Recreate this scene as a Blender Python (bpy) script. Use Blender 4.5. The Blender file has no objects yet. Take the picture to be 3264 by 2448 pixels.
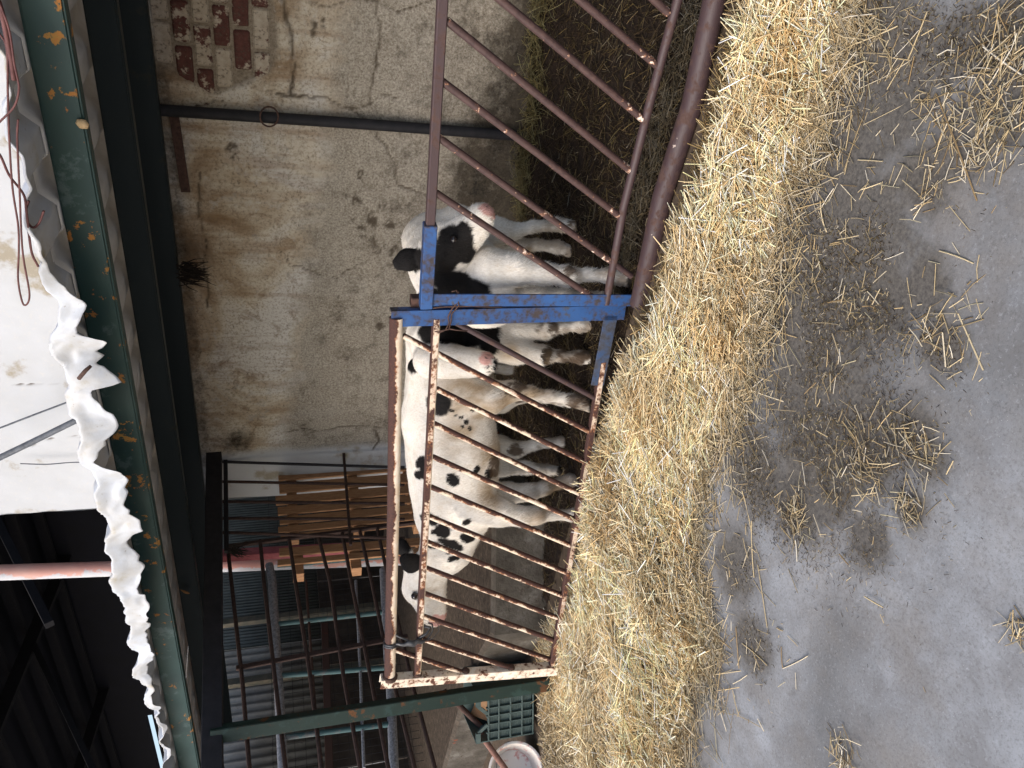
import bpy, bmesh, math, random
import numpy as np
from mathutils import Matrix, Vector

# ------------------------------------------------------------------ camera, world, sun, exposure
scene = bpy.context.scene
F_PX, CU, CV, EYE = 2450.0, 1224.0, 1632.0, 1.6      # the phone was held sideways: real "up" is the left of the picture
def _n(v): v = np.array(v, float); return v / np.linalg.norm(v)
_X = -_n([-3224, -640, 2450]); _Z = -_n([281, 8044, 2450]); _Z = _n(_Z - _X * (_X @ _Z))
_c = lambda v: np.array([v[0], -v[1], -v[2]])
_X, _Z = _c(_X), _c(_Z); _Y = np.cross(_Z, _X)
ROT = np.array([_X, _Y, _Z]); EYEP = np.array([0, 0, EYE])
cam_d = bpy.data.cameras.new('camera'); cam = bpy.data.objects.new('camera', cam_d)
scene.collection.objects.link(cam); scene.camera = cam
cam_d.sensor_fit = 'HORIZONTAL'; cam_d.sensor_width = 36; cam_d.lens = F_PX / 3264 * 36
cam_d.clip_start = 0.05; cam_d.clip_end = 2000
_r, _u, _b = ROT @ [1, 0, 0], ROT @ [0, 1, 0], ROT @ [0, 0, 1]
M = Matrix.Identity(4)
for i in range(3):
    M[i][0], M[i][1], M[i][2], M[i][3] = -_u[i], _r[i], _b[i], EYEP[i]
cam.matrix_world = M

SUN_EL, SUN_AZ = math.radians(40), math.radians(200)     # azimuth from +Y clockwise: behind the camera
world = bpy.data.worlds.new('World'); scene.world = world; world.use_nodes = True
wn = world.node_tree; bg = wn.nodes['Background']
sky = wn.nodes.new('ShaderNodeTexSky'); sky.sky_type = 'NISHITA'; sky.sun_disc = False
sky.sun_elevation = SUN_EL; sky.sun_rotation = SUN_AZ; sky.air_density = 1.0; sky.dust_density = 3.0; sky.ozone_density = 0.8
wn.links.new(sky.outputs[0], bg.inputs[0]); bg.inputs[1].default_value = 0.14
sun_d = bpy.data.lights.new('sun', 'SUN'); sun_d.energy = 1.1; sun_d.angle = math.radians(40); sun_d.color = (1.0, 0.95, 0.88)
sun = bpy.data.objects.new('sun', sun_d); scene.collection.objects.link(sun)
_sd = Vector((math.sin(SUN_AZ) * math.cos(SUN_EL), math.cos(SUN_AZ) * math.cos(SUN_EL), math.sin(SUN_EL)))
sun.rotation_euler = _sd.to_track_quat('Z', 'Y').to_euler()
vs = scene.view_settings; vs.view_transform = 'Standard'; vs.look = 'None'; vs.exposure = 0.98; vs.gamma = 1.0; vs.use_curve_mapping = False

# ------------------------------------------------------------------ helpers
rng = np.random.default_rng(7); random.seed(7)
def ray(x, y): return ROT @ np.array([2448 - y - CU, -(x - CV), -F_PX])
def G(x, y, z=0.0): d = ray(x, y); return EYEP + d * ((z - EYE) / d[2])
def PY(x, y, Y): d = ray(x, y); return EYEP + d * (Y / d[1])
def PX(x, y, X): d = ray(x, y); return EYEP + d * (X / d[0])
def PV(x, y, base, dr):                                # vertical plane through base with horizontal direction dr
    n = np.array([-dr[1], dr[0], 0.0]); d = ray(x, y); b = np.array([base[0], base[1], 0.0]) - EYEP
    return EYEP + d * ((n @ b) / (n @ d))
col = scene.collection
class MB:
    def __init__(s): s.v, s.f, s.n = [], [], 0
    def add(s, verts, faces):
        verts = np.asarray(verts, float); s.v.append(verts)
        s.f += [tuple(int(i) + s.n for i in q) for q in faces]; s.n += len(verts); return s
    def box(s, c, d, ax=None):                          # centre, full sizes, optional 3x3 rows = axes
        c = np.array(c, float); h = np.array(d, float) / 2
        k = np.array([[i, j, l] for l in (-1, 1) for j in (-1, 1) for i in (-1, 1)], float) * h
        if ax is not None: k = k @ np.array(ax)
        return s.add(k + c, [(0, 2, 3, 1), (4, 5, 7, 6), (0, 1, 5, 4), (2, 6, 7, 3), (0, 4, 6, 2), (1, 3, 7, 5)])
    def bar(s, a, b, w, d, ref=(0, 0, 1), taper=None):            # rectangular bar; w across (perp to ref), d along ref
        a, b = np.array(a, float), np.array(b, float); t = _n(b - a); ref = np.array(ref, float)
        q = ref - t * (t @ ref)
        if np.linalg.norm(q) < 1e-4: q = np.array([1.0, 0, 0]) - t * t[0]
        q = _n(q); p = np.cross(t, q)
        return s.box((a + b) / 2, (np.linalg.norm(b - a), w, d), [t, p, q])
    def prof(s, a, b, pts, ref=(0, 0, 1)):                # extrude closed 2D profile (p,q) from a to b
        a, b = np.array(a, float), np.array(b, float); t = _n(b - a); ref = np.array(ref, float)
        q = _n(ref - t * (t @ ref)); p = np.cross(t, q); n = len(pts)
        ring = np.array([p * x + q * y for x, y in pts])
        fs = [(i, (i + 1) % n, n + (i + 1) % n, n + i) for i in range(n)]
        s.add(np.vstack([a + ring, b + ring]), fs + [tuple(range(n))[::-1], tuple(range(n, 2 * n))]); return s
    def tube(s, pts, r, n=10, cap=True, sq=1.0):
        pts = np.array(pts, float); m = len(pts); r = np.broadcast_to(np.asarray(r, float), (m,))
        tg = np.gradient(pts, axis=0); tg /= np.linalg.norm(tg, axis=1)[:, None] + 1e-12
        u = np.array([0, 0, 1.0]) if abs(tg[0][2]) < .9 else np.array([1.0, 0, 0])
        vs_ = []
        for i in range(m):
            u = u - tg[i] * (u @ tg[i]); u = u / (np.linalg.norm(u) + 1e-12); w = np.cross(tg[i], u)
            a = np.arange(n) * 2 * math.pi / n
            vs_.append(pts[i] + r[i] * (np.cos(a)[:, None] * u + sq * np.sin(a)[:, None] * w))
        fs = [(i * n + j, i * n + (j + 1) % n, (i + 1) * n + (j + 1) % n, (i + 1) * n + j) for i in range(m - 1) for j in range(n)]
        if cap: fs += [tuple(range(n))[::-1], tuple(range((m - 1) * n, m * n))]
        return s.add(np.vstack(vs_), fs)
    def build(s, name, mat, parent=None, smooth=False, bevel=0.0):
        me = bpy.data.meshes.new(name); v = np.vstack(s.v)
        me.from_pydata(v.tolist(), [], s.f); me.update()
        return link(name, me, mat, parent, smooth, bevel)
def link(name, me, mat, parent=None, smooth=False, bevel=0.0):
    o = bpy.data.objects.new(name, me); col.objects.link(o)
    if mat: me.materials.append(mat)
    if smooth:
        me.polygons.foreach_set('use_smooth', [True] * len(me.polygons))
        if smooth == 'auto':
            bm = bmesh.new(); bm.from_mesh(me)
            for e in bm.edges:
                if len(e.link_faces) == 2 and e.calc_face_angle(0) > .7: e.smooth = False
            bm.to_mesh(me); bm.free()
    if bevel:
        bm = bmesh.new(); bm.from_mesh(me)
        bmesh.ops.bevel(bm, geom=bm.edges[:], offset=bevel, segments=1, affect='EDGES'); bm.to_mesh(me); bm.free()
    if parent: o.parent = parent
    return o
def grid_mesh(name, P, mat, parent=None, smooth=True, attrs=None):
    """P: (n,m,3) array of points -> mesh with optional float attributes (n,m)"""
    n, m = P.shape[:2]; me = bpy.data.meshes.new(name)
    idx = np.arange(n * m).reshape(n, m)
    q = np.stack([idx[:-1, :-1], idx[1:, :-1], idx[1:, 1:], idx[:-1, 1:]], -1).reshape(-1, 4)
    fast_mesh(me, P.reshape(-1, 3), q)
    for k, a in (attrs or {}).items():
        at = me.attributes.new(k, 'FLOAT', 'POINT'); at.data.foreach_set('value', a.reshape(-1).astype(np.float32))
    return link(name, me, mat, parent, smooth)
def fast_mesh(me, v, q):
    q = np.asarray(q); nf, k = q.shape
    me.vertices.add(len(v)); me.vertices.foreach_set('co', np.asarray(v, np.float32).ravel())
    me.loops.add(nf * k); me.loops.foreach_set('vertex_index', q.astype(np.int32).ravel())
    me.polygons.add(nf); me.polygons.foreach_set('loop_start', np.arange(0, nf * k, k, dtype=np.int32))
    me.update(calc_edges=True); me.validate()
def thing(name, label, cat, loc=(0, 0, 0), group=None):
    o = bpy.data.objects.new(name, None); col.objects.link(o); o.empty_display_size = .1
    return tag(o, label, cat, group)
def tag(o, label, cat, group=None):
    o['label'] = label; o['category'] = cat
    if group: o['group'] = group
    return o
def kind(o, k, label=None):
    o['kind'] = k
    if label: o['label'] = label
    return o
# lattice value noise, several dims, for numpy
def vnoise(p, scale=1.0, seed=0):
    p = np.asarray(p, float) * scale; i = np.floor(p).astype(np.int64); f = p - i; f = f * f * (3 - 2 * f)
    D = p.shape[-1]; out = 0
    for c in range(1 << D):
        w = 1.0; hsh = np.full(p.shape[:-1], seed * 7919 + 13, np.int64)
        for d in range(D):
            b = (c >> d) & 1; w = w * (f[..., d] if b else 1 - f[..., d])
            hsh = (hsh * 374761393 + (i[..., d] + b) * (668265263 + 2147 * d)) & 0x7fffffff
            hsh = ((hsh ^ (hsh >> 13)) * 1274126177) & 0x7fffffff
        out = out + w * ((hsh ^ (hsh >> 16)) & 0xffff) / 65535.0
    return out
def fbm(p, scale=1.0, oct=4, seed=0):
    a, t, o = .5, 0, 0
    for k in range(oct): o = o + a * vnoise(p, scale * 2 ** k, seed + k); t += a; a *= .5
    return o / t
def sstep(a, b, x): t = np.clip((x - a) / (b - a), 0, 1); return t * t * (3 - 2 * t)
def seg_dist(p, a, b):
    d = b - a; t = np.clip(((p - a) @ d) / (d @ d + 1e-12), 0, 1); return np.linalg.norm(p - a - t[..., None] * d, axis=-1)
def poly_dist(p, pts): 
    pts = np.array(pts, float); return np.min([seg_dist(p, pts[i], pts[i + 1]) for i in range(len(pts) - 1)], axis=0)
def in_poly(p, poly):
    poly = np.array(poly); x, y = p[..., 0], p[..., 1]; c = np.zeros(x.shape, bool); j = len(poly) - 1
    for i in range(len(poly)):
        xi, yi, xj, yj = *poly[i], *poly[j]
        c ^= ((yi > y) != (yj > y)) & (x < (xj - xi) * (y - yi) / (yj - yi + 1e-12) + xi); j = i
    return c

# ------------------------------------------------------------------ materials
class NT:
    def __init__(s, name, rough=.8, spec=.3, metal=0.0):
        s.m = bpy.data.materials.new(name); s.m.use_nodes = True; s.t = s.m.node_tree
        s.b = s.t.nodes['Principled BSDF']; s.b.inputs['Roughness'].default_value = rough
        s.b.inputs['Specular IOR Level'].default_value = spec; s.b.inputs['Metallic'].default_value = metal
        s.co = s.t.nodes.new('ShaderNodeTexCoord').outputs['Object']
    def n(s, ty): return s.t.nodes.new('ShaderNode' + ty)
    def l(s, a, b): s.t.links.new(a, b)
    def put(s, sock, v):
        if hasattr(v, 'is_linked') or hasattr(v, 'links'): s.l(v, sock)
        elif isinstance(v, (tuple, list)) and len(v) == 3 and sock.type == 'RGBA': sock.default_value = (*v, 1)
        else: sock.default_value = v
    def map(s, scale=(1, 1, 1), rot=(0, 0, 0), co=None):
        m = s.n('Mapping'); s.l(co or s.co, m.inputs[0]); m.inputs['Scale'].default_value = scale; m.inputs['Rotation'].default_value = rot; return m.outputs[0]
    def noise(s, scale, detail=4, rough=.55, co=None, dist=0.0):
        n = s.n('TexNoise'); s.l(co or s.co, n.inputs['Vector']); n.inputs['Scale'].default_value = scale
        n.inputs['Detail'].default_value = detail; n.inputs['Roughness'].default_value = rough; n.inputs['Distortion'].default_value = dist; return n.outputs['Fac']
    def vor(s, scale, co=None, feat='F1'):
        n = s.n('TexVoronoi'); n.feature = feat; s.l(co or s.co, n.inputs['Vector']); n.inputs['Scale'].default_value = scale; return n.outputs['Distance']
    def ramp(s, fac, *stops):
        r = s.n('ValToRGB'); e = r.color_ramp.elements; s.put(r.inputs[0], fac)
        while len(e) < len(stops): e.new(.5)
        for k, (p, c) in zip(e, stops):
            k.position = p; k.color = (*c, 1) if isinstance(c, (tuple, list)) else (c, c, c, 1)
        return r.outputs[0]
    def mix(s, fac, a, b, mode='MIX'):
        m = s.n('Mix'); m.data_type = 'RGBA'; m.blend_type = mode; s.put(m.inputs[0], fac); s.put(m.inputs[6], a); s.put(m.inputs[7], b); return m.outputs[2]
    def math(s, op, a, b=0.0, clamp=False):
        m = s.n('Math'); m.operation = op; m.use_clamp = clamp; s.put(m.inputs[0], a); s.put(m.inputs[1], b); return m.outputs[0]
    def attr(s, name, out='Fac'):
        a = s.n('Attribute'); a.attribute_name = name; return a.outputs[out]
    def ndot(s, d):
        g = s.n('NewGeometry'); v = s.n('VectorMath'); v.operation = 'DOT_PRODUCT'; s.l(g.outputs['Normal'], v.inputs[0]); v.inputs[1].default_value = d; return v.outputs['Value']
    def color(s, c): s.put(s.b.inputs['Base Color'], c); return s
    def rough(s, r): s.put(s.b.inputs['Roughness'], r); return s
    def bump(s, h, strength=.4, dist=.01):
        b = s.n('Bump'); b.inputs['Strength'].default_value = strength; b.inputs['Distance'].default_value = dist
        s.put(b.inputs['Height'], h); s.l(b.outputs[0], s.b.inputs['Normal']); return s

def mat_concrete():
    k = NT('concrete_yard', .75, .35)
    big = k.noise(1.3, 5, .6, dist=.6); mid = k.noise(7, 6, .65); fine = k.noise(120, 4, .8); grit = k.vor(95)
    c = k.ramp(big, (.33, (.145, .148, .15)), (.5, (.215, .222, .23)), (.66, (.32, .335, .355)))
    c = k.mix(k.ramp(mid, (.35, .55), (.65, 0.0)), c, (.13, .12, .11))
    c = k.mix(k.ramp(fine, (.34, .5), (.5, 0.0)), c, (.085, .08, .075)); c = k.mix(k.ramp(k.noise(75, 5, .8), (.56, 0.0), (.66, .4)), c, (.38, .39, .41))
    c = k.mix(k.ramp(grit, (.05, 1.0), (.09, 0.0)), c, k.ramp(k.noise(40, 1), (.45, (.08, .075, .07)), (.6, (.5, .49, .47))))
    c = k.mix(k.ramp(k.noise(2.6, 7, .7), (.45, 0.0), (.66, .6)), c, k.ramp(fine, (.3, (.13, .115, .10)), (.7, (.25, .23, .205)))); c = k.mix(k.ramp(k.noise(9, 8, .75), (.60, 0.0), (.70, .5)), c, (.09, .083, .075))
    d = k.attr('dirt'); dn = k.math('ADD', d, k.math('MULTIPLY', k.math('SUBTRACT', k.noise(14, 7, .7), .5), 1.3))
    dm = k.ramp(dn, (.22, 0.0), (.68, .9)); dc = k.ramp(k.noise(80, 5, .8), (.35, (.04, .035, .03)), (.65, (.135, .12, .10)))
    c = k.mix(dm, c, dc)
    s = k.attr('soil'); c = k.mix(k.ramp(k.math('ADD', s, k.math('MULTIPLY', k.math('SUBTRACT', k.noise(5, 5), .5), .6)), (.35, 0.0), (.65, 1.0)), c, k.ramp(k.noise(25, 6, .7), (.3, (.035, .025, .017)), (.7, (.13, .095, .065))))
    k.color(c).rough(k.ramp(mid, (.3, .55), (.7, .9))); k.bump(k.math('ADD', k.math('MULTIPLY', fine, .5), k.math('MULTIPLY', mid, 1.0)), .35, .004); return k.m
def mat_manure():
    k = NT('trodden_bedding', .9, .2)
    a = k.noise(18, 8, .75); st = k.noise(40, 4, .6, co=k.map((1, 5, 1), (0, 0, .6)))
    c = k.ramp(a, (.3, (.007, .005, .004)), (.55, (.021, .013, .009)), (.75, (.045, .029, .017)))
    c = k.mix(k.ramp(st, (.58, 0.0), (.7, .4)), c, (.09, .062, .03)); k.color(c); k.bump(a, .9, .03); return k.m
def mat_plaster():
    k = NT('old_plaster', .9, .15)
    big = k.noise(1.6, 6, .6, dist=1.0); mid = k.noise(6.5, 8, .68, dist=.6); fine = k.noise(60, 5, .75); streak = k.noise(5, 6, .6, co=k.map((2.2, 1, .35)))
    c = k.ramp(big, (.34, (.28, .20, .13)), (.43, (.46, .38, .28)), (.51, (.60, .54, .44)), (.62, (.64, .62, .58)))
    c = k.mix(k.ramp(streak, (.48, 0.0), (.70, .8)), c, (.25, .15, .075))
    c = k.mix(k.ramp(mid, (.56, 0.0), (.68, .7)), c, (.20, .13, .075)); sp = k.noise(26, 6, .8, co=k.map((.6, 1, 1.3))); c = k.mix(k.ramp(sp, (.60, 0.0), (.66, .75)), c, (.09, .065, .045))
    c = k.mix(k.ramp(fine, (.36, .65), (.52, 0.0)), c, (.17, .13, .09)); c = k.mix(k.ramp(k.noise(11, 7, .75), (.55, 0.0), (.66, .6)), c, (.60, .58, .54))
    gr = k.attr('grey'); grc = k.ramp(k.noise(85, 8, .85), (.36, (.10, .085, .068)), (.5, (.33, .30, .25)), (.64, (.54, .51, .45)))
    c = k.mix(k.ramp(k.math('ADD', gr, k.math('MULTIPLY', k.math('SUBTRACT', k.noise(4, 6, .7), .5), 1.0)), (.35, 0.0), (.7, .92)), c, grc)
    gm = k.math('ADD', k.noise(5.5, 10, .82), k.math('MULTIPLY', gr, .07)); c = k.mix(k.ramp(gm, (.58, 0.0), (.72, .75)), c, k.ramp(fine, (.3, (.035, .026, .018)), (.7, (.12, .09, .063))))
    up = k.attr('bright'); wh = k.ramp(k.noise(2.2, 6, .6), (.36, (.27, .24, .19)), (.42, (.40, .41, .425)), (.7, (.43, .445, .47)))
    wh = k.mix(k.ramp(k.noise(30, 5, .7), (.3, .35), (.45, 0.0)), wh, (.5, .47, .42)); c = k.mix(up, c, wh)
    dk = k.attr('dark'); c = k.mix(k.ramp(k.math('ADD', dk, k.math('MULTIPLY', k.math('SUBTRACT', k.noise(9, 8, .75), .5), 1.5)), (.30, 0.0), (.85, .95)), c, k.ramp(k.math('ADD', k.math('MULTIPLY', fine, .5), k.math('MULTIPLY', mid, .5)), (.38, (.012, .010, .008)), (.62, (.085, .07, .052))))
    bl = k.attr('blot'); c = k.mix(bl, c, (.055, .04, .026))
    hole = k.attr('hole'); c = k.mix(hole, c, k.ramp(fine, (.3, (.14, .11, .08)), (.7, (.36, .31, .245))))
    cr = k.attr('crack'); c = k.mix(cr, c, (.07, .052, .035))
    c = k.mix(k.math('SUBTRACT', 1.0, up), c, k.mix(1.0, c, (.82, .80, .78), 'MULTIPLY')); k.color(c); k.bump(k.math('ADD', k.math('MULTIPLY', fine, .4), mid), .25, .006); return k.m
def mat_brick():
    k = NT('flaking_brick', .9, .15); oi = k.n('ObjectInfo').outputs['Random']
    red = k.ramp(k.noise(40, 5, .7), (.3, (.06, .026, .022)), (.7, (.125, .052, .042)))
    wht = k.ramp(k.noise(30, 5, .7), (.3, (.29, .235, .175)), (.7, (.44, .385, .31)))
    co = k.n('VectorMath'); co.operation = 'ADD'; k.l(k.co, co.inputs[0]); comb = k.n('CombineXYZ'); k.l(k.math('MULTIPLY', oi, 37.0), comb.inputs[0]); k.l(comb.outputs[0], co.inputs[1])
    m = k.math('ADD', k.noise(13, 6, .65, co=co.outputs[0]), k.math('MULTIPLY', k.math('SUBTRACT', oi, .5), .42))
    c = k.mix(k.ramp(m, (.44, 0.0), (.49, 1.0)), red, wht); c = k.mix(k.ramp(k.noise(70, 3), (.32, .7), (.45, 0.0)), c, (.09, .07, .055))
    k.color(c); k.bump(m, .6, .006); return k.m
def mat_paint(name, paint, rust=((.045, .02, .014), (.12, .05, .03)), thr=(.5, .56), scale=30, side=None, amt=.0, extra=None, rough=.55, orange=True, paint2=None):
    """old paint over rust; side = normal direction on which paint survives"""
    k = NT(name, rough, .4)
    n1 = k.noise(scale, 8, .72); n2 = k.noise(scale * .25, 4, .6)
    m = k.math('ADD', k.math('MULTIPLY', n1, .6), k.math('MULTIPLY', n2, .4))
    if side: n3_ = k.noise(scale * .16, 3, .5); m = k.math('ADD', k.math('MULTIPLY', n1, .45), k.math('MULTIPLY', n3_, .55)); m = k.math('ADD', m, k.math('MULTIPLY', k.ndot(side), amt))
    rc = k.ramp(k.noise(scale * 2, 6, .7), (.3, rust[0]), (.7, rust[1]))
    pc = paint if paint2 is None else k.ramp(n2, (.35, paint), (.65, paint2))
    pm = k.ramp(m, (thr[0], 0.0), (thr[1], 1.0)); c = k.mix(pm, rc, pc)
    if orange:
        ed = k.ramp(m, (thr[0] - .05, 0.0), (thr[0], .6), (thr[1] + .02, .4), (thr[1] + .08, 0.0)); c = k.mix(k.math('MULTIPLY', ed, k.ramp(n2, (.4, .2), (.6, 1.0))), c, (.33, .12, .035))
    if extra: c = k.mix(k.ramp(k.noise(scale * .5, 6, .7), (extra[1], 0.0), (extra[1] + .06, 1.0)), c, extra[0])
    k.color(c).rough(k.ramp(pm, (0, .9), (1, rough))); k.bump(m, .5, .004); return k.m
def mat_plain(name, c1, c2, scale=20, rough=.7, bump=.3, spec=.3, metal=0.0, stretch=None, dist=.004):
    k = NT(name, rough, spec, metal); n = k.noise(scale, 6, .65, co=k.map(stretch) if stretch else None)
    k.color(k.ramp(n, (.3, c1), (.7, c2))); k.bump(n, bump, dist); return k.m
def mat_vcol(name, rough=.7, spec=.25, bump=None):
    k = NT(name, rough, spec); a = k.attr('tint', 'Color'); k.color(a)
    if bump: k.bump(k.noise(*bump[:2]), bump[2], .004)
    return k.m
def mat_coat():
    k = NT('calf_coat', .75, .2); a = k.attr('tint', 'Color')
    hair = k.noise(160, 4, .7, co=k.map((1, 1, .35))); lump = k.noise(28, 4, .6, co=k.map((1, 1, .5)))
    c = k.mix(k.ramp(hair, (.3, .5), (.55, 0.0)), a, k.mix(1.0, a, (.62, .56, .48), 'MULTIPLY'))
    c = k.mix(k.ramp(lump, (.3, .45), (.5, 0.0)), c, k.mix(1.0, a, (.72, .64, .52), 'MULTIPLY'))
    k.color(c); k.bump(k.math('ADD', hair, lump), .5, .006)
    return k.m

CONC, MANURE, PLASTER, BRICK = mat_concrete(), mat_manure(), mat_plaster(), mat_brick()
RUSTDK = mat_paint('dark_brown_gate_paint', (.048, .027, .029), rust=((.05, .028, .024), (.10, .055, .042)), thr=(.42, .5), orange=False, extra=((.55, .45, .38), .675), paint2=(.05, .03, .032))
CREAM = mat_paint('flaking_cream_paint', (.62, .50, .37), rust=((.035, .018, .017), (.085, .036, .026)), thr=(.56, .60), side=(-.62, -.30, -.72), amt=.42, scale=62, paint2=(.70, .62, .52))
def _bardk():
    k = NT('brown_bar_paint', .55, .4); sep = k.n('SeparateXYZ'); k.l(k.co, sep.inputs[0]); z = sep.outputs['Z']
    c = k.ramp(k.noise(40, 6, .7), (.3, (.04, .022, .022)), (.7, (.085, .048, .042)))
    m = k.math('ADD', k.math('MULTIPLY', k.noise(34, 6, .7), .7), k.math('ADD', k.math('MULTIPLY', k.noise(9, 3, .5), .3), k.ramp(z, (.13, .11), (.33, 0.0), (.98, .0), (1.0, .06))))
    c = k.mix(k.ramp(m, (.60, 0.0), (.62, .9)), c, (.42, .17, .07)); c = k.mix(k.ramp(m, (.62, 0.0), (.64, 1.0)), c, (.68, .60, .52)); k.color(c); k.bump(m, .4, .004); return k.m
BARDK = _bardk()
CREAMCH = mat_paint('cream_channel_paint', (.70, .60, .47), rust=((.05, .022, .016), (.14, .05, .03)), thr=(.42, .47), scale=26, paint2=(.74, .68, .58))
BLUE = mat_paint('worn_blue_paint', (.014, .052, .165), rust=((.03, .028, .034), (.07, .05, .042)), thr=(.40, .52), scale=26, orange=False, paint2=(.022, .078, .225), extra=((.05, .055, .075), .60))
BLUEW = mat_paint('dirty_blue_paint', (.028, .065, .15), rust=((.035, .038, .048), (.075, .07, .072)), thr=(.45, .60), scale=18, orange=False)
GREEN = mat_paint('green_beam_paint', (.008, .033, .032), rust=((.36, .13, .035), (.28, .23, .05)), thr=(.40, .415), scale=13, orange=False, extra=((.05, .085, .085), .58), paint2=(.009, .042, .038))
GREENDK = mat_paint('shaded_green_paint', (.003, .010, .011), rust=((.03, .03, .02), (.05, .05, .03)), thr=(.3, .4), scale=9, orange=False)  # for beams under the roof: green darkened to carry their shade
GREENPOST = mat_paint('post_green_paint', (.006, .022, .016), rust=((.04, .025, .013), (.26, .095, .028)), thr=(.40, .44), scale=19, orange=False, extra=((.016, .042, .036), .58))
TEAL = mat_paint('teal_tube_paint', (.03, .075, .08), rust=((.07, .075, .075), (.14, .15, .15)), thr=(.4, .46), scale=25, orange=False)
GALV = mat_plain('galvanised_tube', (.10, .105, .12), (.36, .38, .42), 70, .5, .3, .5, .3)
RUSTDIM = mat_plain('dull_rust', (.02, .012, .010), (.055, .031, .025), 45, .9, .5)
RUST = mat_plain('rusty_bar', (.035, .02, .016), (.10, .055, .042), 45, .85, .5)
BLACKST = mat_plain('black_steel', (.008, .008, .010), (.018, .017, .02), 20, .7, .2)
SHEET = mat_plain('coated_roof_sheet', (.50, .48, .44), (.66, .65, .63), 9, .55, .25, .4)
def mat_edge():
    k = NT('crumpled_sheet', .5, .4); n = k.noise(8, 6, .65); c = k.ramp(n, (.35, (.46, .49, .54)), (.60, (.42, .42, .42)), (.74, (.33, .29, .20)))
    c = k.mix(k.ramp(k.noise(35, 5, .7), (.27, .8), (.36, 0.0)), c, (.16, .13, .09)); k.color(c); k.bump(n, .3, .01); return k.m
EDGE = mat_edge()
STRAW = mat_vcol('straw', .55, .35); STRAWBASE = mat_plain('straw_mat', (.10, .07, .03), (.34, .24, .10), 90, .9, 1.0, dist=.01)
COAT = mat_coat()
WOOD = mat_plain('pallet_wood', (.25, .12, .058), (.42, .235, .12), 14, .8, .4, stretch=(6, 6, 1))
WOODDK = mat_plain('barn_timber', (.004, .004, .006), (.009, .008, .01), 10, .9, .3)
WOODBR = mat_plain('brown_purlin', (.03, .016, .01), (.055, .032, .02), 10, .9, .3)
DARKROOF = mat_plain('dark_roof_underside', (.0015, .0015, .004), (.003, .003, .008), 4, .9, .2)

# ------------------------------------------------------------------ the setting: ground and bedding
FY, WY = 2.742, 4.5                       # front line of the pen / face of the plastered wall
def axis(lo, hi, step, far): 
    c = [lo - d for d in far][::-1] + list(np.arange(lo, hi + 1e-6, step)) + [hi + d for d in far]; return np.array(c)
pile_far = [G(x, y, .06)[:2] for x, y in [(2350, -350), (2318, 0), (2280, 150), (2225, 380), (2165, 600), (2110, 760), (2070, 900), (2040, 980), (2000, 1080), (1965, 1180), (1925, 1300), (1880, 1420), (1850, 1560), (1840, 1700), (1835, 1800), (1770, 1950), (1725, 2000), (1700, 2080), (1700, 2160), (1708, 2300), (1722, 2448), (1730, 2700)]]
pile_near = [G(x, y, 0)[:2] for x, y in [(2740, -350), (2690, 0), (2650, 100), (2615, 250), (2560, 420), (2500, 560), (2450, 760), (2415, 900), (2390, 1050), (2360, 1180), (2310, 1300), (2245, 1430), (2215, 1560), (2200, 1750), (2245, 1930), (2245, 2080), (2195, 2150), (2170, 2448), (2160, 2700)]]
PILE = np.array(pile_far + pile_near[::-1]); PILEC = np.vstack([PILE, PILE[:1]])
def pile_h(p):
    d = poly_dist(p, PILEC); ins = in_poly(p, PILE); n = fbm(p, 5, 4, 3) + .35 * (fbm(p, 2.2, 2, 4) - .5)
    n = n * (1 - sstep(-2.05, -1.75, p[..., 0]) * (1 - sstep(.05, .27, poly_dist(p, pile_far)))) - .42 * sstep(-2.05, -1.75, p[..., 0]) * (1 - sstep(.05, .22, poly_dist(p, pile_far)))
    return np.where(ins, (.012 + .125 * sstep(.02, .30, d)) * (.45 + 1.0 * n) * (.30 + .70 * sstep(-4.3, -3.6, p[..., 0])), 0)
gx, gy = axis(-7.5, 1.8, .03, (.5, 2, 6, 20, 60, 200, 500)), axis(-.6, 4.4, .03, (.5, 2, 6, 20, 60, 200, 500))
gp = np.stack(np.meshgrid(gx, gy, indexing='ij'), -1)
blobs = [(2700, 60, 300), (2850, 250, 260), (2650, 500, 260), (2700, 760, 300), (2650, 1000, 260), (2800, 950, 170), (2950, 560, 130), (3050, 150, 140), (3200, 120, 170), (3200, 350, 170), (3100, 420, 150),
         (2600, 1250, 260), (2750, 1400, 200), (2600, 1480, 200), (2900, 1390, 120), (2960, 1450, 80), (2540, 1600, 120), (2900, 1620, 50), (2760, 1720, 80), (2350, 1800, 90), (2400, 2050, 70), (3000, 1100, 90), (2400, 1500, 120), (2950, 900, 100), (2450, 900, 250), (2560, 700, 250)]
dirt = np.zeros(gp.shape[:2])
for x, y, r in blobs:
    c = G(x, y)[:2]; rr = np.linalg.norm(G(x + r * .7, y)[:2] - G(x - r * .7, y)[:2]) / 2 * .95
    dirt = np.maximum(dirt, np.exp(-(np.linalg.norm(gp - c, axis=-1) / (rr + .03)) ** 2))
dirt = np.maximum(dirt, .9 * np.exp(-(poly_dist(gp, pile_near) / .12) ** 2))
behind = np.array(pile_far + [np.array([-12, .5]), np.array([-12, 9]), np.array([4, 9])]); soil = in_poly(gp, behind) * 1.0
gz = (fbm(gp, 2.0, 3, 5) - .5) * .02
kind(grid_mesh('ground', np.dstack([gp, gz * (np.abs(gp).max(-1) < 9)]), CONC, attrs=dict(dirt=dirt, soil=soil)), 'structure')
bx, by = np.arange(-4.5, 2.0, .025), np.arange(2.70, 4.52, .025); bp = np.stack(np.meshgrid(bx, by, indexing='ij'), -1)
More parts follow.
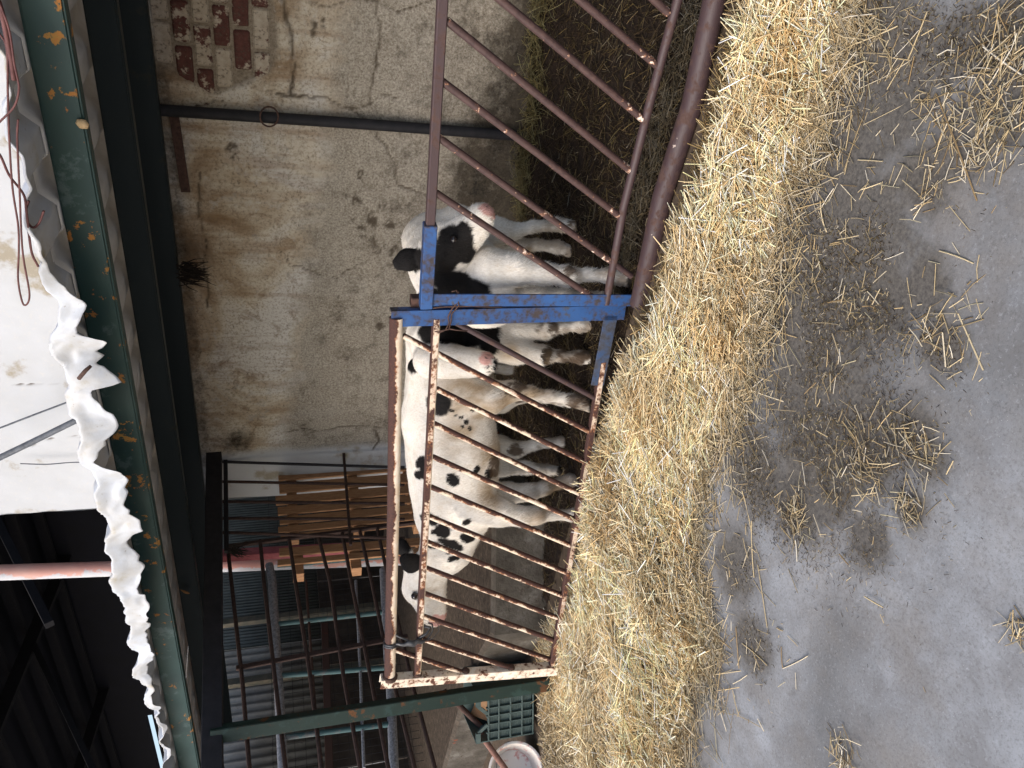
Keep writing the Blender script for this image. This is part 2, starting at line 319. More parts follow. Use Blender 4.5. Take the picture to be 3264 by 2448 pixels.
def bed_h(p): return .018 + .035 * (fbm(p, 6, 4, 11) - .4) + .10 * sstep(4.05, 4.45, p[..., 1]) * sstep(-2.1, -1.6, p[..., 0]) * (.4 + fbm(p, 4, 3, 12)) - .06 * sstep(2.78, 2.70, p[..., 1])
kind(grid_mesh('pen_floor', np.dstack([bp, bed_h(bp)]), MANURE), 'structure')

# ------------------------------------------------------------------ straw (uncountable: one object for each kind of litter)
def stems(name, pos, length, rad, az, tilt, bend, tint, label, seg=2, sides=3):
    N = len(pos); t = np.linspace(-.5, .5, seg + 1)
    d = np.stack([np.cos(az) * np.cos(tilt), np.sin(az) * np.cos(tilt), np.sin(tilt)], -1)
    side = np.stack([-np.sin(az), np.cos(az), np.zeros(N)], -1); up = np.cross(d, side) * -1
    bd = bend[:, None] * (np.cos(rng.random(N) * 6.28)[:, None] * side + .5 * up)
    P = pos[:, None] + d[:, None] * (t[None, :, None] * length[:, None, None]) + bd[:, None] * ((1 - 4 * t * t)[None, :, None] * length[:, None, None])
    a = np.arange(sides) * 2 * math.pi / sides
    ring = np.cos(a)[None, :, None] * side[:, None] + np.sin(a)[None, :, None] * up[:, None] * .7
    V = P[:, :, None] + ring[:, None] * rad[:, None, None, None]
    base = (np.arange(N) * (seg + 1) * sides)[:, None, None]
    q = []
    for s in range(seg):
        for j in range(sides): q.append([s * sides + j, s * sides + (j + 1) % sides, (s + 1) * sides + (j + 1) % sides, (s + 1) * sides + j])
    q = (base + np.array(q)[None]).reshape(-1, 4)
    me = bpy.data.meshes.new(name); fast_mesh(me, V.reshape(-1, 3), q)
    at = me.attributes.new('tint', 'FLOAT_COLOR', 'POINT'); cc = np.ones((N, (seg + 1) * sides, 4), np.float32); cc[..., :3] = tint[:, None]
    at.data.foreach_set('color', cc.ravel())
    return kind(link(name, me, STRAW), 'stuff', label)
PAL = np.array([(.60, .48, .29), (.53, .41, .23), (.68, .58, .41), (.44, .32, .165), (.45, .39, .25), (.28, .19, .09), (.74, .66, .52), (.55, .40, .20)])
PALW = np.array([.2, .2, .17, .14, .09, .07, .08, .05])
DPAL = np.array([(.045, .028, .014), (.08, .052, .024), (.13, .09, .035), (.022, .015, .009), (.25, .18, .07), (.16, .13, .05)])
def tint(N, pal=PAL, w=PALW, var=.25): return pal[rng.choice(len(pal), N, p=w / w.sum())] * (1 + var * (rng.random((N, 1)) - .5) * 2)
def in_area(N, poly):
    lo, hi = poly.min(0), poly.max(0); out = np.zeros((0, 2))
    while len(out) < N:
        p = lo + rng.random((N * 2, 2)) * (hi - lo); out = np.vstack([out, p[in_poly(p, poly)]])
    return out[:N]
grid_lo, grid_hi = PILE.min(0), PILE.max(0)
mx, my = np.arange(grid_lo[0], grid_hi[0], .03), np.arange(grid_lo[1], grid_hi[1], .03); mp = np.stack(np.meshgrid(mx, my, indexing='ij'), -1)
mh = pile_h(mp)
kind(grid_mesh('straw_mound', np.dstack([mp, np.where(mh > .004, mh * .8 , -.06)]), STRAWBASE), 'stuff', 'packed lower layer of the straw heap')
N = 56000; p = in_area(N, PILE); hh = pile_h(p); lay = rng.random(N)
flow = 1.2 + 1.6 * (fbm(p, 1.6, 2, 21) - .5) * 2
az = np.where(rng.random(N) < .6, flow + rng.normal(0, .55, N), rng.random(N) * 6.28)
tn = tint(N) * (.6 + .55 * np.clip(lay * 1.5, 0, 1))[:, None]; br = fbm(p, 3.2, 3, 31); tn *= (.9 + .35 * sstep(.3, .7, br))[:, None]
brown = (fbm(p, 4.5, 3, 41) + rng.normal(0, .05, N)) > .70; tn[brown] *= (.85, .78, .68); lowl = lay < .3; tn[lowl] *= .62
far_shade = (poly_dist(p, pile_far) < .15 + rng.normal(0, .03, N)) & (p[:, 0] > -1.95); tn[far_shade] *= (.30, .27, .2); lf = sstep(-3.9, -4.5, p[:, 0])[:, None]; tn = tn * (1 - .25 * lf); tn = np.clip(tn * 1.22, 0, .88)  # straws along the threshold pipe darkened: the gap's shade is in their tint
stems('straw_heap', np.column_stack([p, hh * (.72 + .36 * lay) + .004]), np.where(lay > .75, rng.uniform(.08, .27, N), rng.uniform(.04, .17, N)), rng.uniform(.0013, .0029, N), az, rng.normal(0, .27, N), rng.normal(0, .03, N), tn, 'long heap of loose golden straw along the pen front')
# loose straw spilling off the heap on to the concrete
e = np.array(pile_near); N = 7500; k = rng.integers(0, len(e) - 1, N); tt = rng.random(N)[:, None]
q = e[k] * (1 - tt) + e[k + 1] * tt; q = q + np.column_stack([rng.normal(0, .02, N), -np.abs(rng.normal(0, .11, N)) + .05])
stems('straw_fringe', np.column_stack([q, rng.uniform(.004, .012, N)]), np.where(rng.random(N) < .4, rng.uniform(.05, .2, N), rng.uniform(.01, .05, N)), rng.uniform(.0010, .0021, N), rng.normal(1.2, 1.0, N), rng.normal(0, .03, N), rng.normal(0, .04, N), tint(N) * rng.uniform(.5, 1, (N, 1)), 'stray straws spilling from the heap on to concrete')
# chaff in the dirt patches: more of it where the dirt lies thick
cc = np.array([G(b[0], b[1])[:2] for b in blobs]); rr = np.array([np.linalg.norm(G(b[0] + b[2] * .7, b[1])[:2] - G(b[0] - b[2] * .7, b[1])[:2]) / 2 for b in blobs])
def dirt_at(q): return np.clip(np.max([np.exp(-(np.linalg.norm(q - c, axis=-1) / (r * .9)) ** 2) for c, r in zip(cc, rr)], axis=0), 0, 1)
def scatter(n, pw, fs, seed, thr):
    q = np.column_stack([rng.uniform(-3.6, 0.6, n), rng.uniform(.3, 2.6, n)]); q = q[~in_poly(q, PILE)]
    d = dirt_at(q) ** pw * sstep(thr - .12, thr + .12, fbm(q, fs, 4, seed)); return q[rng.random(len(q)) < d]
q = scatter(230000, .55, 5, 51, .42); N = len(q)
stems('chaff', np.column_stack([q, rng.uniform(.001, .005, N)]), rng.uniform(.003, .016, N), rng.uniform(.0005, .0010, N), rng.random(N) * 6.28, rng.normal(0, .1, N), rng.normal(0, .03, N),
      np.where(rng.random((N, 1)) < .14, tint(N) * .75, tint(N, DPAL, np.array([.22, .28, .2, .16, .06, .08])) * .95), 'fine chopped chaff trodden into the dirty concrete', seg=1)
q = np.vstack([scatter(8500, .7, 6, 53, .50)] + [G(x, y)[:2] + rng.normal(0, .5, (n_, 2)) * sz for x, y, n_, sz in [(2960, 580, 30, .09), (2730, 960, 30, .1), (3000, 1060, 70, .15), (2900, 1400, 45, .13), (2760, 1500, 40, .13), (2700, 1450, 50, .16), (2950, 1430, 30, .06), (2900, 1620, 35, .05), (3230, 150, 160, .16), (3180, 330, 160, .14), (3130, 460, 80, .10), (3000, 350, 90, .1), (2545, 1640, 50, .05), (2280, 2060, 140, .05), (2690, 2420, 60, .06), (3255, 2010, 30, .04)]]); N = len(q)
stems('short_straw', np.column_stack([q, rng.uniform(.003, .012, N)]), rng.uniform(.012, .085, N) ** 1.0, rng.uniform(.0009, .0019, N), rng.random(N) * 6.28, rng.normal(0, .12, N), rng.normal(0, .04, N), tint(N) * rng.uniform(.35, 1.05, (N, 1)), 'tufts of short straw scattered over the dirty concrete')
# tufts and single long straws lying on the clean concrete
longs = [(2400, 1660, 2408, 1840, 0), (2370, 1565, 2400, 1700, 0), (2290, 1650, 2330, 1840, 0), (2320, 1820, 2335, 2010, .02), (2350, 2000, 2360, 2130, 0), (2495, 2060, 2500, 2130, 0), (2500, 2130, 2580, 2090, 0), (2760, 1900, 2820, 1935, 0), (2420, 2290, 2440, 2330, 0), (2270, 2180, 2320, 2330, .02), (2340, 2200, 2360, 2280, 0), (2680, 1765, 2710, 1800, 0),
         (2540, 1720, 2545, 1790, 0), (2370, 2050, 2450, 2120, .03), (2900, 270, 2920, 180, 0), (2990, 300, 3120, 640, 0), (3140, 150, 3264, 240, .02), (2960, 40, 2900, 190, 0), (3060, 1000, 3140, 1180, 0), (3010, 1060, 3020, 1170, 0), (3000, 800, 3110, 840, 0), (2700, 480, 2720, 350, 0), (2380, 1170, 2390, 1260, 0), (2620, 640, 2640, 740, 0), (2540, 680, 2620, 860, .02), (2740, 510, 2820, 515, 0), (2480, 2000, 2500, 2010, 0), (2720, 1580, 2800, 1570, .0), (2420, 1800, 2450, 2000, .0), (2280, 2300, 2290, 2420, 0)]
A = np.array([G(a, b) for a, b, c, d, e_ in longs]); B = np.array([G(c, d) for a, b, c, d, e_ in longs]); dd = B - A
rep = 3; ctr = np.repeat((A + B) / 2, rep, 0); ln = np.repeat(np.linalg.norm(dd, axis=1), rep); a0 = np.repeat(np.arctan2(dd[:, 1], dd[:, 0]), rep); N = len(ctr); first = np.arange(N) % rep == 0
ctr = ctr + np.where(first[:, None], 0, rng.normal(0, .05, (N, 3))); ctr[:, 2] = .006
stems('loose_straw', ctr, np.where(first, ln, ln * .35), np.where(first, .0024, .0013), np.where(first, a0, a0 + rng.normal(0, 1, N)), np.zeros(N), np.where(first, rng.normal(0, .04, N), 0), tint(N) * 1.0, 'single long straws lying on the bare concrete', seg=4)
# bedding inside the pen
N = 13000; q = np.column_stack([rng.uniform(-4.3, .4, N), rng.uniform(2.72, 4.45, N)]); lt = rng.random(N) < .10
stems('bedding', np.column_stack([q, bed_h(q) + rng.uniform(.0, .012, N)]), rng.uniform(.03, .13, N), rng.uniform(.0011, .0022, N), np.where(rng.random(N) < .6, rng.normal(1.9, .5, N), rng.random(N) * 6.28), rng.normal(0, .15, N), rng.normal(0, .04, N), np.where(lt[:, None], tint(N) * .32, tint(N, DPAL, np.array([.3, .3, .16, .14, .05, .05])) * .65), 'dark trodden straw bedding on the pen floor')
N = 1700; X = rng.uniform(-2.15, .2, N); q = np.column_stack([X, 4.36 + rng.normal(0, .045, N) + .04 * np.sin(X * 5)]); q[:, 1] = np.minimum(q[:, 1], 4.47)
stems('wall_litter', np.column_stack([q, bed_h(q) + rng.uniform(0, .07, N)]), rng.uniform(.04, .15, N), rng.uniform(.0012, .0022, N), rng.random(N) * 6.28, rng.normal(0, .4, N), rng.normal(0, .05, N), tint(N) * (.24, .25, .17), 'greenish straw heaped against the foot of the plastered wall')
N = 2200; X = rng.uniform(-1.9, .3, N); q = np.column_stack([X, FY + .10 + np.abs(rng.normal(0, .10, N))])
stems('sill_litter', np.column_stack([q, bed_h(q) + rng.uniform(0, .03, N)]), rng.uniform(.04, .13, N), rng.uniform(.0012, .002, N), rng.random(N) * 6.28, rng.normal(0, .25, N), rng.normal(0, .05, N), tint(N) * rng.uniform(.05, .25, (N, 1)), 'dull straw caught behind the threshold pipe')

# ------------------------------------------------------------------ the plastered wall with its flaking brickwork
wall = thing('plastered_wall', 'old cracked plaster wall with flaking whitewashed bricks behind the calves', 'wall')
def W(x, y): q = PY(x, y, WY); return np.array([q[0], q[2]])
wx = np.concatenate([np.arange(-4.66, -.2, .0125), np.arange(-.2, 3.2, .06)])
wz = np.concatenate([np.arange(-.1, 2.32, .0125), np.arange(2.32, 4.9, .03)])
wp = np.stack(np.meshgrid(wx, wz, indexing='ij'), -1); wob = wp + .085 * (np.dstack([fbm(wp, 7, 5, 61), fbm(wp, 7, 5, 62)]) - .5)
cracks = [([(1000, 300), (1050, 320), (1110, 345), (1150, 365), (1220, 460), (1270, 590), (1340, 615), (1400, 640)], .011), ([(905, 0), (930, 110), (940, 220), (925, 310)], .022), ([(860, 300), (925, 310), (1000, 305), (1060, 325), (1120, 345), (1180, 330), (1230, 300), (1290, 310)], .013),
          ([(1200, 0), (1205, 120), (1200, 250), (1180, 330)], .014), ([(1000, 15), (1110, 10), (1200, 5)], .010), ([(640, 560), (640, 690), (655, 760), (660, 900), (665, 980)], .012), ([(890, 800), (920, 850), (1000, 872), (1075, 885), (1130, 850), (1180, 830)], .007), ([(1075, 885), (1080, 960), (1050, 1010)], .006), ([(925, 1376), (980, 1375), (1050, 1370), (1130, 1362), (1220, 1360)], .011), ([(1195, 1370), (1200, 1410), (1180, 1440)], .016), ([(1160, 650), (1180, 740), (1215, 800)], .009), ([(630, 1240), (700, 1243), (800, 1240)], .006),
          ([(560, 330), (700, 320), (720, 345)], .008), ([(1180, 10), (1260, 30), (1340, 20), (1400, 0)], .010), ([(60, 1420), (200, 1390), (280, 1400)], .006), ([(20, 1230), (190, 1225)], .006)]
crack = np.zeros(wp.shape[:2])
for pts, wd in cracks:
    d = poly_dist(wob, [W(*a) for a in pts]); crack = np.maximum(crack, sstep(wd * .85, wd * .15, d * (.55 + 1.3 * fbm(wp, 11, 3, 71))) * (.45 + .8 * fbm(wp, 7, 2, 72)))
bz = [W(470, -400), W(480, 0), W(500, 180), W(560, 250), W(680, 300), W(790, 260), W(860, 240), W(880, 100), W(860, 0), W(840, -400)]
hole = sstep(.02, -.02, np.where(in_poly(wob, bz), -1, 1) * poly_dist(wob, bz + bz[:1]))
blots = [(1020, 85, 14), (1065, 100, 10), (955, 720, 22), (975, 700, 14), (1085, 400, 16), (1130, 640, 30), (1180, 700, 40), (1220, 660, 28), (1190, 930, 30), (1205, 880, 26), (1260, 950, 24), (1215, 1030, 34), (1150, 740, 18), (1110, 590, 20), (1260, 790, 35), (1140, 560, 14), (1225, 720, 26), (1170, 580, 20), (740, 470, 10), (1240, 1000, 24), (1300, 880, 30)]
blot = np.zeros(wp.shape[:2])
for x, y, r in blots:
    c = W(x, y); rr = r * .0017; d = np.linalg.norm((wob - c) * (1, 1.2), axis=-1) + .09 * (fbm(wp, 15, 4, 81) - .5) * 2; blot = np.maximum(blot, .85 * sstep(rr, rr * .2, d) * sstep(.3, .6, fbm(wp, 40, 3, 82)))
X_, Z_ = wp[..., 0], wp[..., 1]
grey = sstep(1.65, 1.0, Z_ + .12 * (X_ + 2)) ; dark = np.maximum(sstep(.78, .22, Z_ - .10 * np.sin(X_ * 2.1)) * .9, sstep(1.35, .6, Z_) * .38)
lo = np.maximum(0, .55 * sstep(-.02, .06, Z_ - 2.06 ) * (Z_ < 2.2)); dark = np.maximum(dark, lo)  # strip right under the roof darkened: shade put into the plaster colour
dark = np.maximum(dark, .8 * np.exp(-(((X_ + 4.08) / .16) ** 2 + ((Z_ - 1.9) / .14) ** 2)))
bright = np.maximum(sstep(2.25, 2.32, Z_), sstep(-4.12, -4.22, X_ + .05 * (fbm(wp, 5, 3, 95) - .5)))  # wall parts open to the sky: their extra light is put into the colour
relief = (fbm(wp, 1.5, 3, 101) - .5) * .03 + (fbm(wp, 12, 3, 102) - .5) * .008 - crack * .014 - hole * .022 - blot * .004
relief = relief + .02 * sstep(.55, .75, fbm(wp, 2.2, 3, 103)) * 0
P3 = np.dstack([X_, WY - relief, Z_])
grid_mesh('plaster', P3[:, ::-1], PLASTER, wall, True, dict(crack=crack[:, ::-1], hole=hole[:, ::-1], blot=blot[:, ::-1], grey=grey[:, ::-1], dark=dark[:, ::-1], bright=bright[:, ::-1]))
mb = MB(); zz = np.arange(0, 4.9, .12); ex = -4.66 + .03 * (fbm(np.column_stack([zz * 0, zz]), 4, 3, 7) - .5)
Pe = np.dstack([np.stack([ex, ex - .02, ex - .01], 1), np.tile([WY - .0, WY + .14, WY + .30], (len(zz), 1)), np.tile(zz[:, None], (1, 3))])
EP = mat_plain('wall_end_plaster', (.45, .42, .36), (.70, .69, .66), 6, .9, .5, dist=.02)
grid_mesh('wall_end', Pe, EP, wall); mb.box((-.73, WY + .17, 2.4), (7.8, .25, 4.98)); mb.build('wall_core', EP, wall)
BH, BL, J = .098, .215, .014
mbk = MB().box((0, 0, 0), (BL - J, .05, BH - J)); b0 = None; zc = 2.16
for r in range(9):
    z = zc - (r + .5) * BH; off = (r % 2) * BL * .5
    for c in range(9):
        x = -1.70 + off + c * BL
        if not in_poly(np.array([x, z]), np.array(bz)) or x > .1: continue
        if b0 is None: b0 = mbk.build('brick', BRICK, wall, bevel=.009); o = b0
        else: o = b0.copy(); col.objects.link(o); o.parent = wall
        o.location = (x + random.uniform(-.004, .004), WY + .034 + random.uniform(-.005, .003), z); o.rotation_euler = (random.uniform(-.02, .02), random.uniform(-.012, .012), random.uniform(-.02, .02))

pipe = thing('wall_pipe', 'black vertical pipe fixed to the plaster wall with a wire ring', 'pipe')
pa, pb = PY(500, 350, WY - .05), PY(1745, 440, WY - .05)
MB().tube([pa, pa * .5 + pb * .5 + np.array([.004, 0, 0]), pb], .031, 14).build('tube', BLACKST, pipe, 'auto')
rc = PY(858, 372, WY - .10); a = np.linspace(0, 2 * math.pi, 25)
MB().tube([rc + np.array([.055 * math.cos(t), -.01 * math.sin(t), .048 * math.sin(t)]) for t in a], .005, 6).build('ring', RUST, pipe, True)
fb = thing('flat_bar', 'rusty flat steel bar fixed under the roof next to the wall pipe', 'steel bar')
MB().bar(PY(555, 372, WY - .03), PY(592, 612, WY - .03), .012, .05).build('strip', RUST, fb, bevel=.002)

# ------------------------------------------------------------------ the lean-to roof
roof = thing('lean_to_roof', 'flat metal lean-to roof with green beams and a crumpled white front edge', 'roof')
def channel(h, w, t): return [(-t, h / 2), (w, h / 2), (w, h / 2 - t), (0, h / 2 - t), (0, -h / 2 + t), (w, -h / 2 + t), (w, -h / 2), (-t, -h / 2)]
def beam(name, x0, x1, Y, zc, h, w, mat): return MB().prof((x1, Y, zc), (x0, Y, zc), [(-a, b) for a, b in channel(h, w, .007)]).build(name, mat, roof, bevel=.0015)
beam('eave_beam', -8.0, 3.0, FY, 2.233, .124, -.06, GREEN)
beam('middle_beam', -8.0, 3.0, 3.6, 2.222, .124, -.06, GREENDK)
beam('wall_beam', -8.0, 3.0, 4.36, 2.215, .14, -.06, GREENDK)
ends = [(-4.10, 4.40, 2.055), (-4.20, 2.33, 1.995), (-4.23, 1.75, 1.975)]
MB().bar(ends[0], ends[2], .09, .105).build('cross_beam', BLACKST, roof, bevel=.003)
pc = np.array([-4.19, 2.315]); th = math.radians(38); ax = [[math.cos(th), math.sin(th), 0], [-math.sin(th), math.cos(th), 0], [0, 0, 1]]
mb = MB()
for s, (dx, dy, sx, sy) in enumerate([(.034, 0, .007, .068), (0, -.034, .068, .007), (-.034, 0, .007, .068), (0, .034, .061, .007)]):
    o_ = np.array(ax[0]) * dx + np.array(ax[1]) * dy; mb.box((pc[0] + o_[0], pc[1] + o_[1], .99), (sx, sy, 2.02), ax)
mb.build('post', GREENPOST, roof)
# trapezoidal sheets, ribs run front to back
pitch = .27
def trap(x):
    t = (x / pitch) % 1.0; return .05 * np.clip(np.minimum((t - .08) / .16, (.72 - t) / .16), 0, 1)
xs = np.concatenate([[k * pitch + f * pitch for f in (0, .08, .24, .56, .72)] for k in range(-30, 12)])
def sheet(x0, x1, dz):
    s = xs[(xs >= x0 - 1e-6) & (xs <= x1 + 1e-6)]; ys = np.array([FY - .02, 3.2, 3.65, 4.1, 4.48])
    P = np.dstack([np.repeat(s[:, None], len(ys), 1), np.repeat(ys[None], len(s), 0), np.repeat((2.298 + dz + trap(s))[:, None], len(ys), 1) + (ys - FY)[None] * .004])
    o = grid_mesh('roof_sheet', P, SHEET, roof, False); m = o.modifiers.new('t', 'SOLIDIFY'); m.thickness = .002; m.offset = 1
for k, (a_, b_) in enumerate([(-8.1, -5.4), (-5.4, -2.7), (-2.7, 0.0), (0.0, 2.97)]): sheet(a_, b_, .003 * (k % 2))
# crumpled, folded front edge of the sheets
ex_ = np.arange(-6.6, 1.3, .008); te = np.linspace(0, 1, 40); EX, TE = np.meshgrid(ex_, te, indexing='ij'); one = np.stack([EX, TE * 0], -1)
def curve(x, pts): return np.interp(x, [a for a, b in pts][::-1], [b for a, b in pts][::-1])
def lnoise(p, sc, sd):                                   # linear lattice noise: flat facets with hard creases
    p = np.asarray(p, float) * sc; i = np.floor(p).astype(np.int64); f = p - i
    r = lambda a, b: (((a * 73856093) ^ (b * 19349663) ^ (sd * 83492791)) * 2654435761 % 4294967296) / 4294967296.0
    fx, fy = f[..., 0], f[..., 1]; a, b = i[..., 0], i[..., 1]; lo_ = fx >= fy
    return np.where(lo_, r(a, b) * (1 - fx) + r(a + 1, b) * (fx - fy) + r(a + 1, b + 1) * fy, r(a, b) * (1 - fy) + r(a, b + 1) * (fy - fx) + r(a + 1, b + 1) * fx)
out = curve(EX, [(1.3, .12), (-.6, .14), (-.9, .20), (-1.3, .26), (-1.5, .24), (-1.62, .18), (-1.8, .20), (-2.4, .20), (-3.2, .20), (-4.0, .15), (-4.6, .12), (-6.6, .10)])
fold = curve(EX, [(1.3, .01), (-.8, .01), (-1.2, .015), (-1.42, .02), (-1.5, .06), (-1.62, .09), (-1.70, .05), (-1.74, .08), (-1.77, .17), (-1.96, .20), (-1.985, .06), (-2.1, .11), (-2.3, .12), (-2.34, .05), (-2.42, .11), (-2.7, .13), (-2.9, .11), (-3.0, .07), (-3.1, .11), (-3.4, .10), (-3.6, .06), (-3.7, .09), (-4.0, .05), (-4.1, .01), (-4.3, .08), (-4.36, .01), (-4.6, .05), (-4.66, .0), (-4.9, .05), (-4.95, .0), (-5.3, .04), (-6.6, .02)])
fold = (fold + .06 * sstep(-1.45, -1.6, EX) * sstep(-4.3, -4.0, EX)) * (.42 + .36 * lnoise(one, 9, 3) + .14 * lnoise(one, 37, 13)); out = out * (.9 + .2 * lnoise(one, 6, 4)) + .03
rise = .005 + .05 * sstep(.02, .06, fold) * lnoise(one, 5, 5); tot = out + fold; s_ = TE * tot
outp = np.minimum(s_, out) / np.maximum(out, 1e-4); dn = np.maximum(s_ - out, 0)
yy = FY + .02 - outp * out + dn * (.6 * (lnoise(one, 8, 6) - .35)); zz = 2.303 + trap(EX) * (1 - .5 * outp) + rise * outp ** 2 - dn * .93
cr3 = np.stack([EX, s_], -1); amp = (.05 + .95 * outp ** 1.5)
c1, c2, c3 = lnoise(cr3 + [.3, 0], 5.5, 7) - .5, lnoise(cr3 @ np.array([[.8, .6], [-.6, .8]]), 10, 8) - .5, lnoise(cr3, 27, 9) - .5
P = np.dstack([EX + c2 * .02 * outp, yy - (c1 * .028 + c2 * .022 + c3 * .010) * amp, zz + (c2 * .02 + c1 * .02 + c3 * .006) * amp])
o = grid_mesh('crumpled_edge', P, EDGE, roof, False); m = o.modifiers.new('t', 'SOLIDIFY'); m.thickness = .0015

# ------------------------------------------------------------------ right-hand gate and its threshold pipe
gR = thing('pen_gate', 'brown barred gate on the right with a blue end post and sleeve', 'gate', group='pen gates')
pf = lambda x, y, dy=0: PY(x, y, FY + dy)
def ext(a, b, k): a, b = np.array(a), np.array(b); return a + (b - a) * k
tr0, tr1 = pf(1410, 0), pf(1357, 968)
MB().bar(ext(tr1, tr0, 1.9), tr1, .036, .036).build('top_rail', RUSTDK, gR, bevel=.004)
MB().bar(ext(tr1, tr0, .315), ext(tr1, tr0, -.012), .052, .052).build('rail_sleeve', BLUE, gR, bevel=.003)
b0_, b1_ = pf(2160, 0), pf(1932, 968); MB().tube([ext(b1_, b0_, 1.9), b0_, pf(2074, 317), pf(1988, 660), b1_], .0175, 12).build('bottom_rail', RUSTDK, gR, 'auto')
for a, b in [((2075, -10), (2130, 42)), ((1835, -10), (2098, 212)), ((1585, -8), (2052, 382)), ((1424, 66), (2010, 545)), ((1410, 260), (1980, 693)), ((1395, 436), (1955, 838)), ((1383, 610), (1912, 962))]:
    A_, B_ = pf(*a, .004), pf(*b, .004)
    if a[1] < 0: A_ = B_ + (A_ - B_) * ((1.0 - B_[2]) / (A_[2] - B_[2]))
    MB().tube([A_, (A_ + B_) / 2 + np.array([0, 0, random.uniform(-.004, .004)]), B_], .0145, 10).build('bar', BARDK, gR, 'auto')
e0, e1 = pf(1372, 957, -.012), pf(2020, 958, -.012)
MB().prof(e1, e0, [(-.030, .002), (.030, .002), (.030, -.006), (-.022, -.006), (-.022, -.05), (-.030, -.05)], ref=(0, -1, 0)).build('end_post', BLUE, gR, bevel=.001)
st0, st1 = pf(1308, 958, .05), pf(1345, 958, .05); MB().bar(st0, st1, .045, .045).build('stub', RUST, gR, bevel=.003)
MB().tube([pf(1955, 838), pf(2012, 880)], .0145, 10).build('strut', RUSTDK, gR, 'auto')
tp = thing('threshold_pipe', 'thick brown steel pipe lying along the foot of the right gate', 'pipe')
t0, t1 = PY(2277, 0, FY - .03), PY(2036, 972, FY - .03)
MB().tube([ext(t1, t0, 1.9), t0, PY(2207, 332, FY - .03), PY(2111, 627, FY - .03), t1], .042, 18).build('tube', RUSTDK, tp, 'auto')

# ------------------------------------------------------------------ left-hand gate
gL = thing('pen_gate', 'rusty gate with flaking cream paint and a blue end, nearest the spotted calf', 'gate', group='pen gates')
gA, gB = np.array([-1.82, 2.745]), np.array([-3.90, 2.265]); gD = (gB - gA) / np.linalg.norm(gB - gA); gN = np.array([gD[1], -gD[0], 0]); gN = gN if gN[1] < 0 else -gN
def GL(x, y, d=0.0): return PV(x, y, gA + gN[:2] * d, gD)
MB().tube([GL(1263, 1012), GL(1254, 1600), GL(1242, 2165)], .030, 16).build('top_rail', CREAM, gL, 'auto')
MB().bar(GL(1390, 1012), GL(1330, 2155), .034, .034, ref=gN).build('middle_rail', CREAM, gL, bevel=.005)
MB().bar(GL(1921, 1150), GL(1848, 1600), .032, .032, ref=gN).bar(GL(1848.6, 1597), GL(1757, 2130), .032, .032, ref=gN).build('bottom_rail', CREAM, gL, bevel=.004)
MB().prof(GL(1948, 1005, .012), GL(1904, 1228, .012), [(-.033, .003), (.033, .003), (.033, -.004), (-.026, -.004), (-.026, -.04), (-.033, -.04)], ref=gN).build('blue_sleeve', BLUEW, gL, bevel=.001)
s0, s1 = GL(1247, 1017, .012), GL(1992, 996, .012)
MB().prof(s0, s1, [(-.036, .003), (.036, .003), (.036, -.005), (-.028, -.005), (-.028, -.05), (-.036, -.05)], ref=gN).build('end_post', BLUE, gL, bevel=.001)
for k, (a, b) in enumerate([((1448, 1025), (1903, 1272)), ((1285, 1070), (1884, 1378)), ((1392, 1239), (1870, 1475)), ((1384, 1350), (1852, 1576)), ((1380, 1456), (1836, 1657)), ((1374, 1552), (1818, 1738)), ((1368, 1646), (1806, 1825)), ((1363, 1728), (1790, 1897)), ((1358, 1810), (1776, 1968)), ((1353, 1891), (1764, 2040)), ((1348, 1963), (1750, 2101)), ((1343, 2035), (1626, 2128)), ((1258, 2070), (1482, 2145))]):
    MB().tube([GL(*a), GL((a[0] + b[0]) / 2 + random.uniform(-1.5, 1.5), (a[1] + b[1]) / 2), GL(*b)], .0135, 10).build('bar', RUSTDK if k == 0 else CREAM, gL, 'auto')
c0, c1 = GL(1212, 2172, .0), GL(1774, 2130, .0)
MB().prof(c0, c1, [(-.03, .028), (.03, .028), (.03, .022), (-.023, .022), (-.023, -.022), (.03, -.022), (.03, -.028), (-.03, -.028)], ref=gN).build('hinge_channel', CREAMCH, gL, bevel=.002)

hc = [o_ for o_ in gL.children if o_.name.startswith('hinge_channel')][0]
for x, y, r in [(1243, 2156, .042), (1330, 2148, .026), (1484, 2140, .024), (1628, 2128, .024), (1762, 2124, .024)]:
    c_ = GL(x, y); pts = [c_ + np.array([*gD, 0]) * t for t in (-.014, -.008, .0, .012, .018)]
    MB().tube(pts, [r * .72, r * .95, r * 1.0, r * .98, r * .7], 12).build('weld', RUST, hc, True)
wire = thing('tie_wire', 'twisted rusty wire tying the two gates together', 'wire')
for pts in [[(1385, 1058), (1430, 1050), (1437, 1028), (1440, 1000), (1462, 975), (1460, 945), (1455, 925), (1440, 930)], [(1395, 1062), (1420, 1052), (1432, 1030), (1428, 1010), (1440, 985), (1463, 960), (1461, 930)], [(1430, 1048), (1455, 1052), (1490, 1055)], [(1380, 982), (1420, 978), (1500, 976), (1600, 980)]]:
    MB().tube([GL(x, y, .035 + .006 * math.sin(i * 2)) for i, (x, y) in enumerate(pts)], .0032, 6).build('strand', RUST, wire, True)
BAG = mat_plain('black_polythene', (.012, .012, .014), (.05, .052, .058), 30, .35, .6, .5, dist=.01)
bagt = thing('plastic_tie', 'black plastic strip knotted round the cream gate near the calf muzzle', 'tie')
cT = GL(1247, 2048); a = np.linspace(0, 2 * math.pi, 20); u_, n_ = np.array([0, 0, 1.0]), gN
for dz in (-.006, .006):
    MB().tube([cT + (u_ * math.cos(t) + n_ * math.sin(t)) * (.034 + .003 * math.sin(5 * t)) + np.array([*gD, 0]) * (dz + .004 * math.sin(3 * t)) for t in a], .007, 7).build('band', BAG, bagt, True)
kn = []
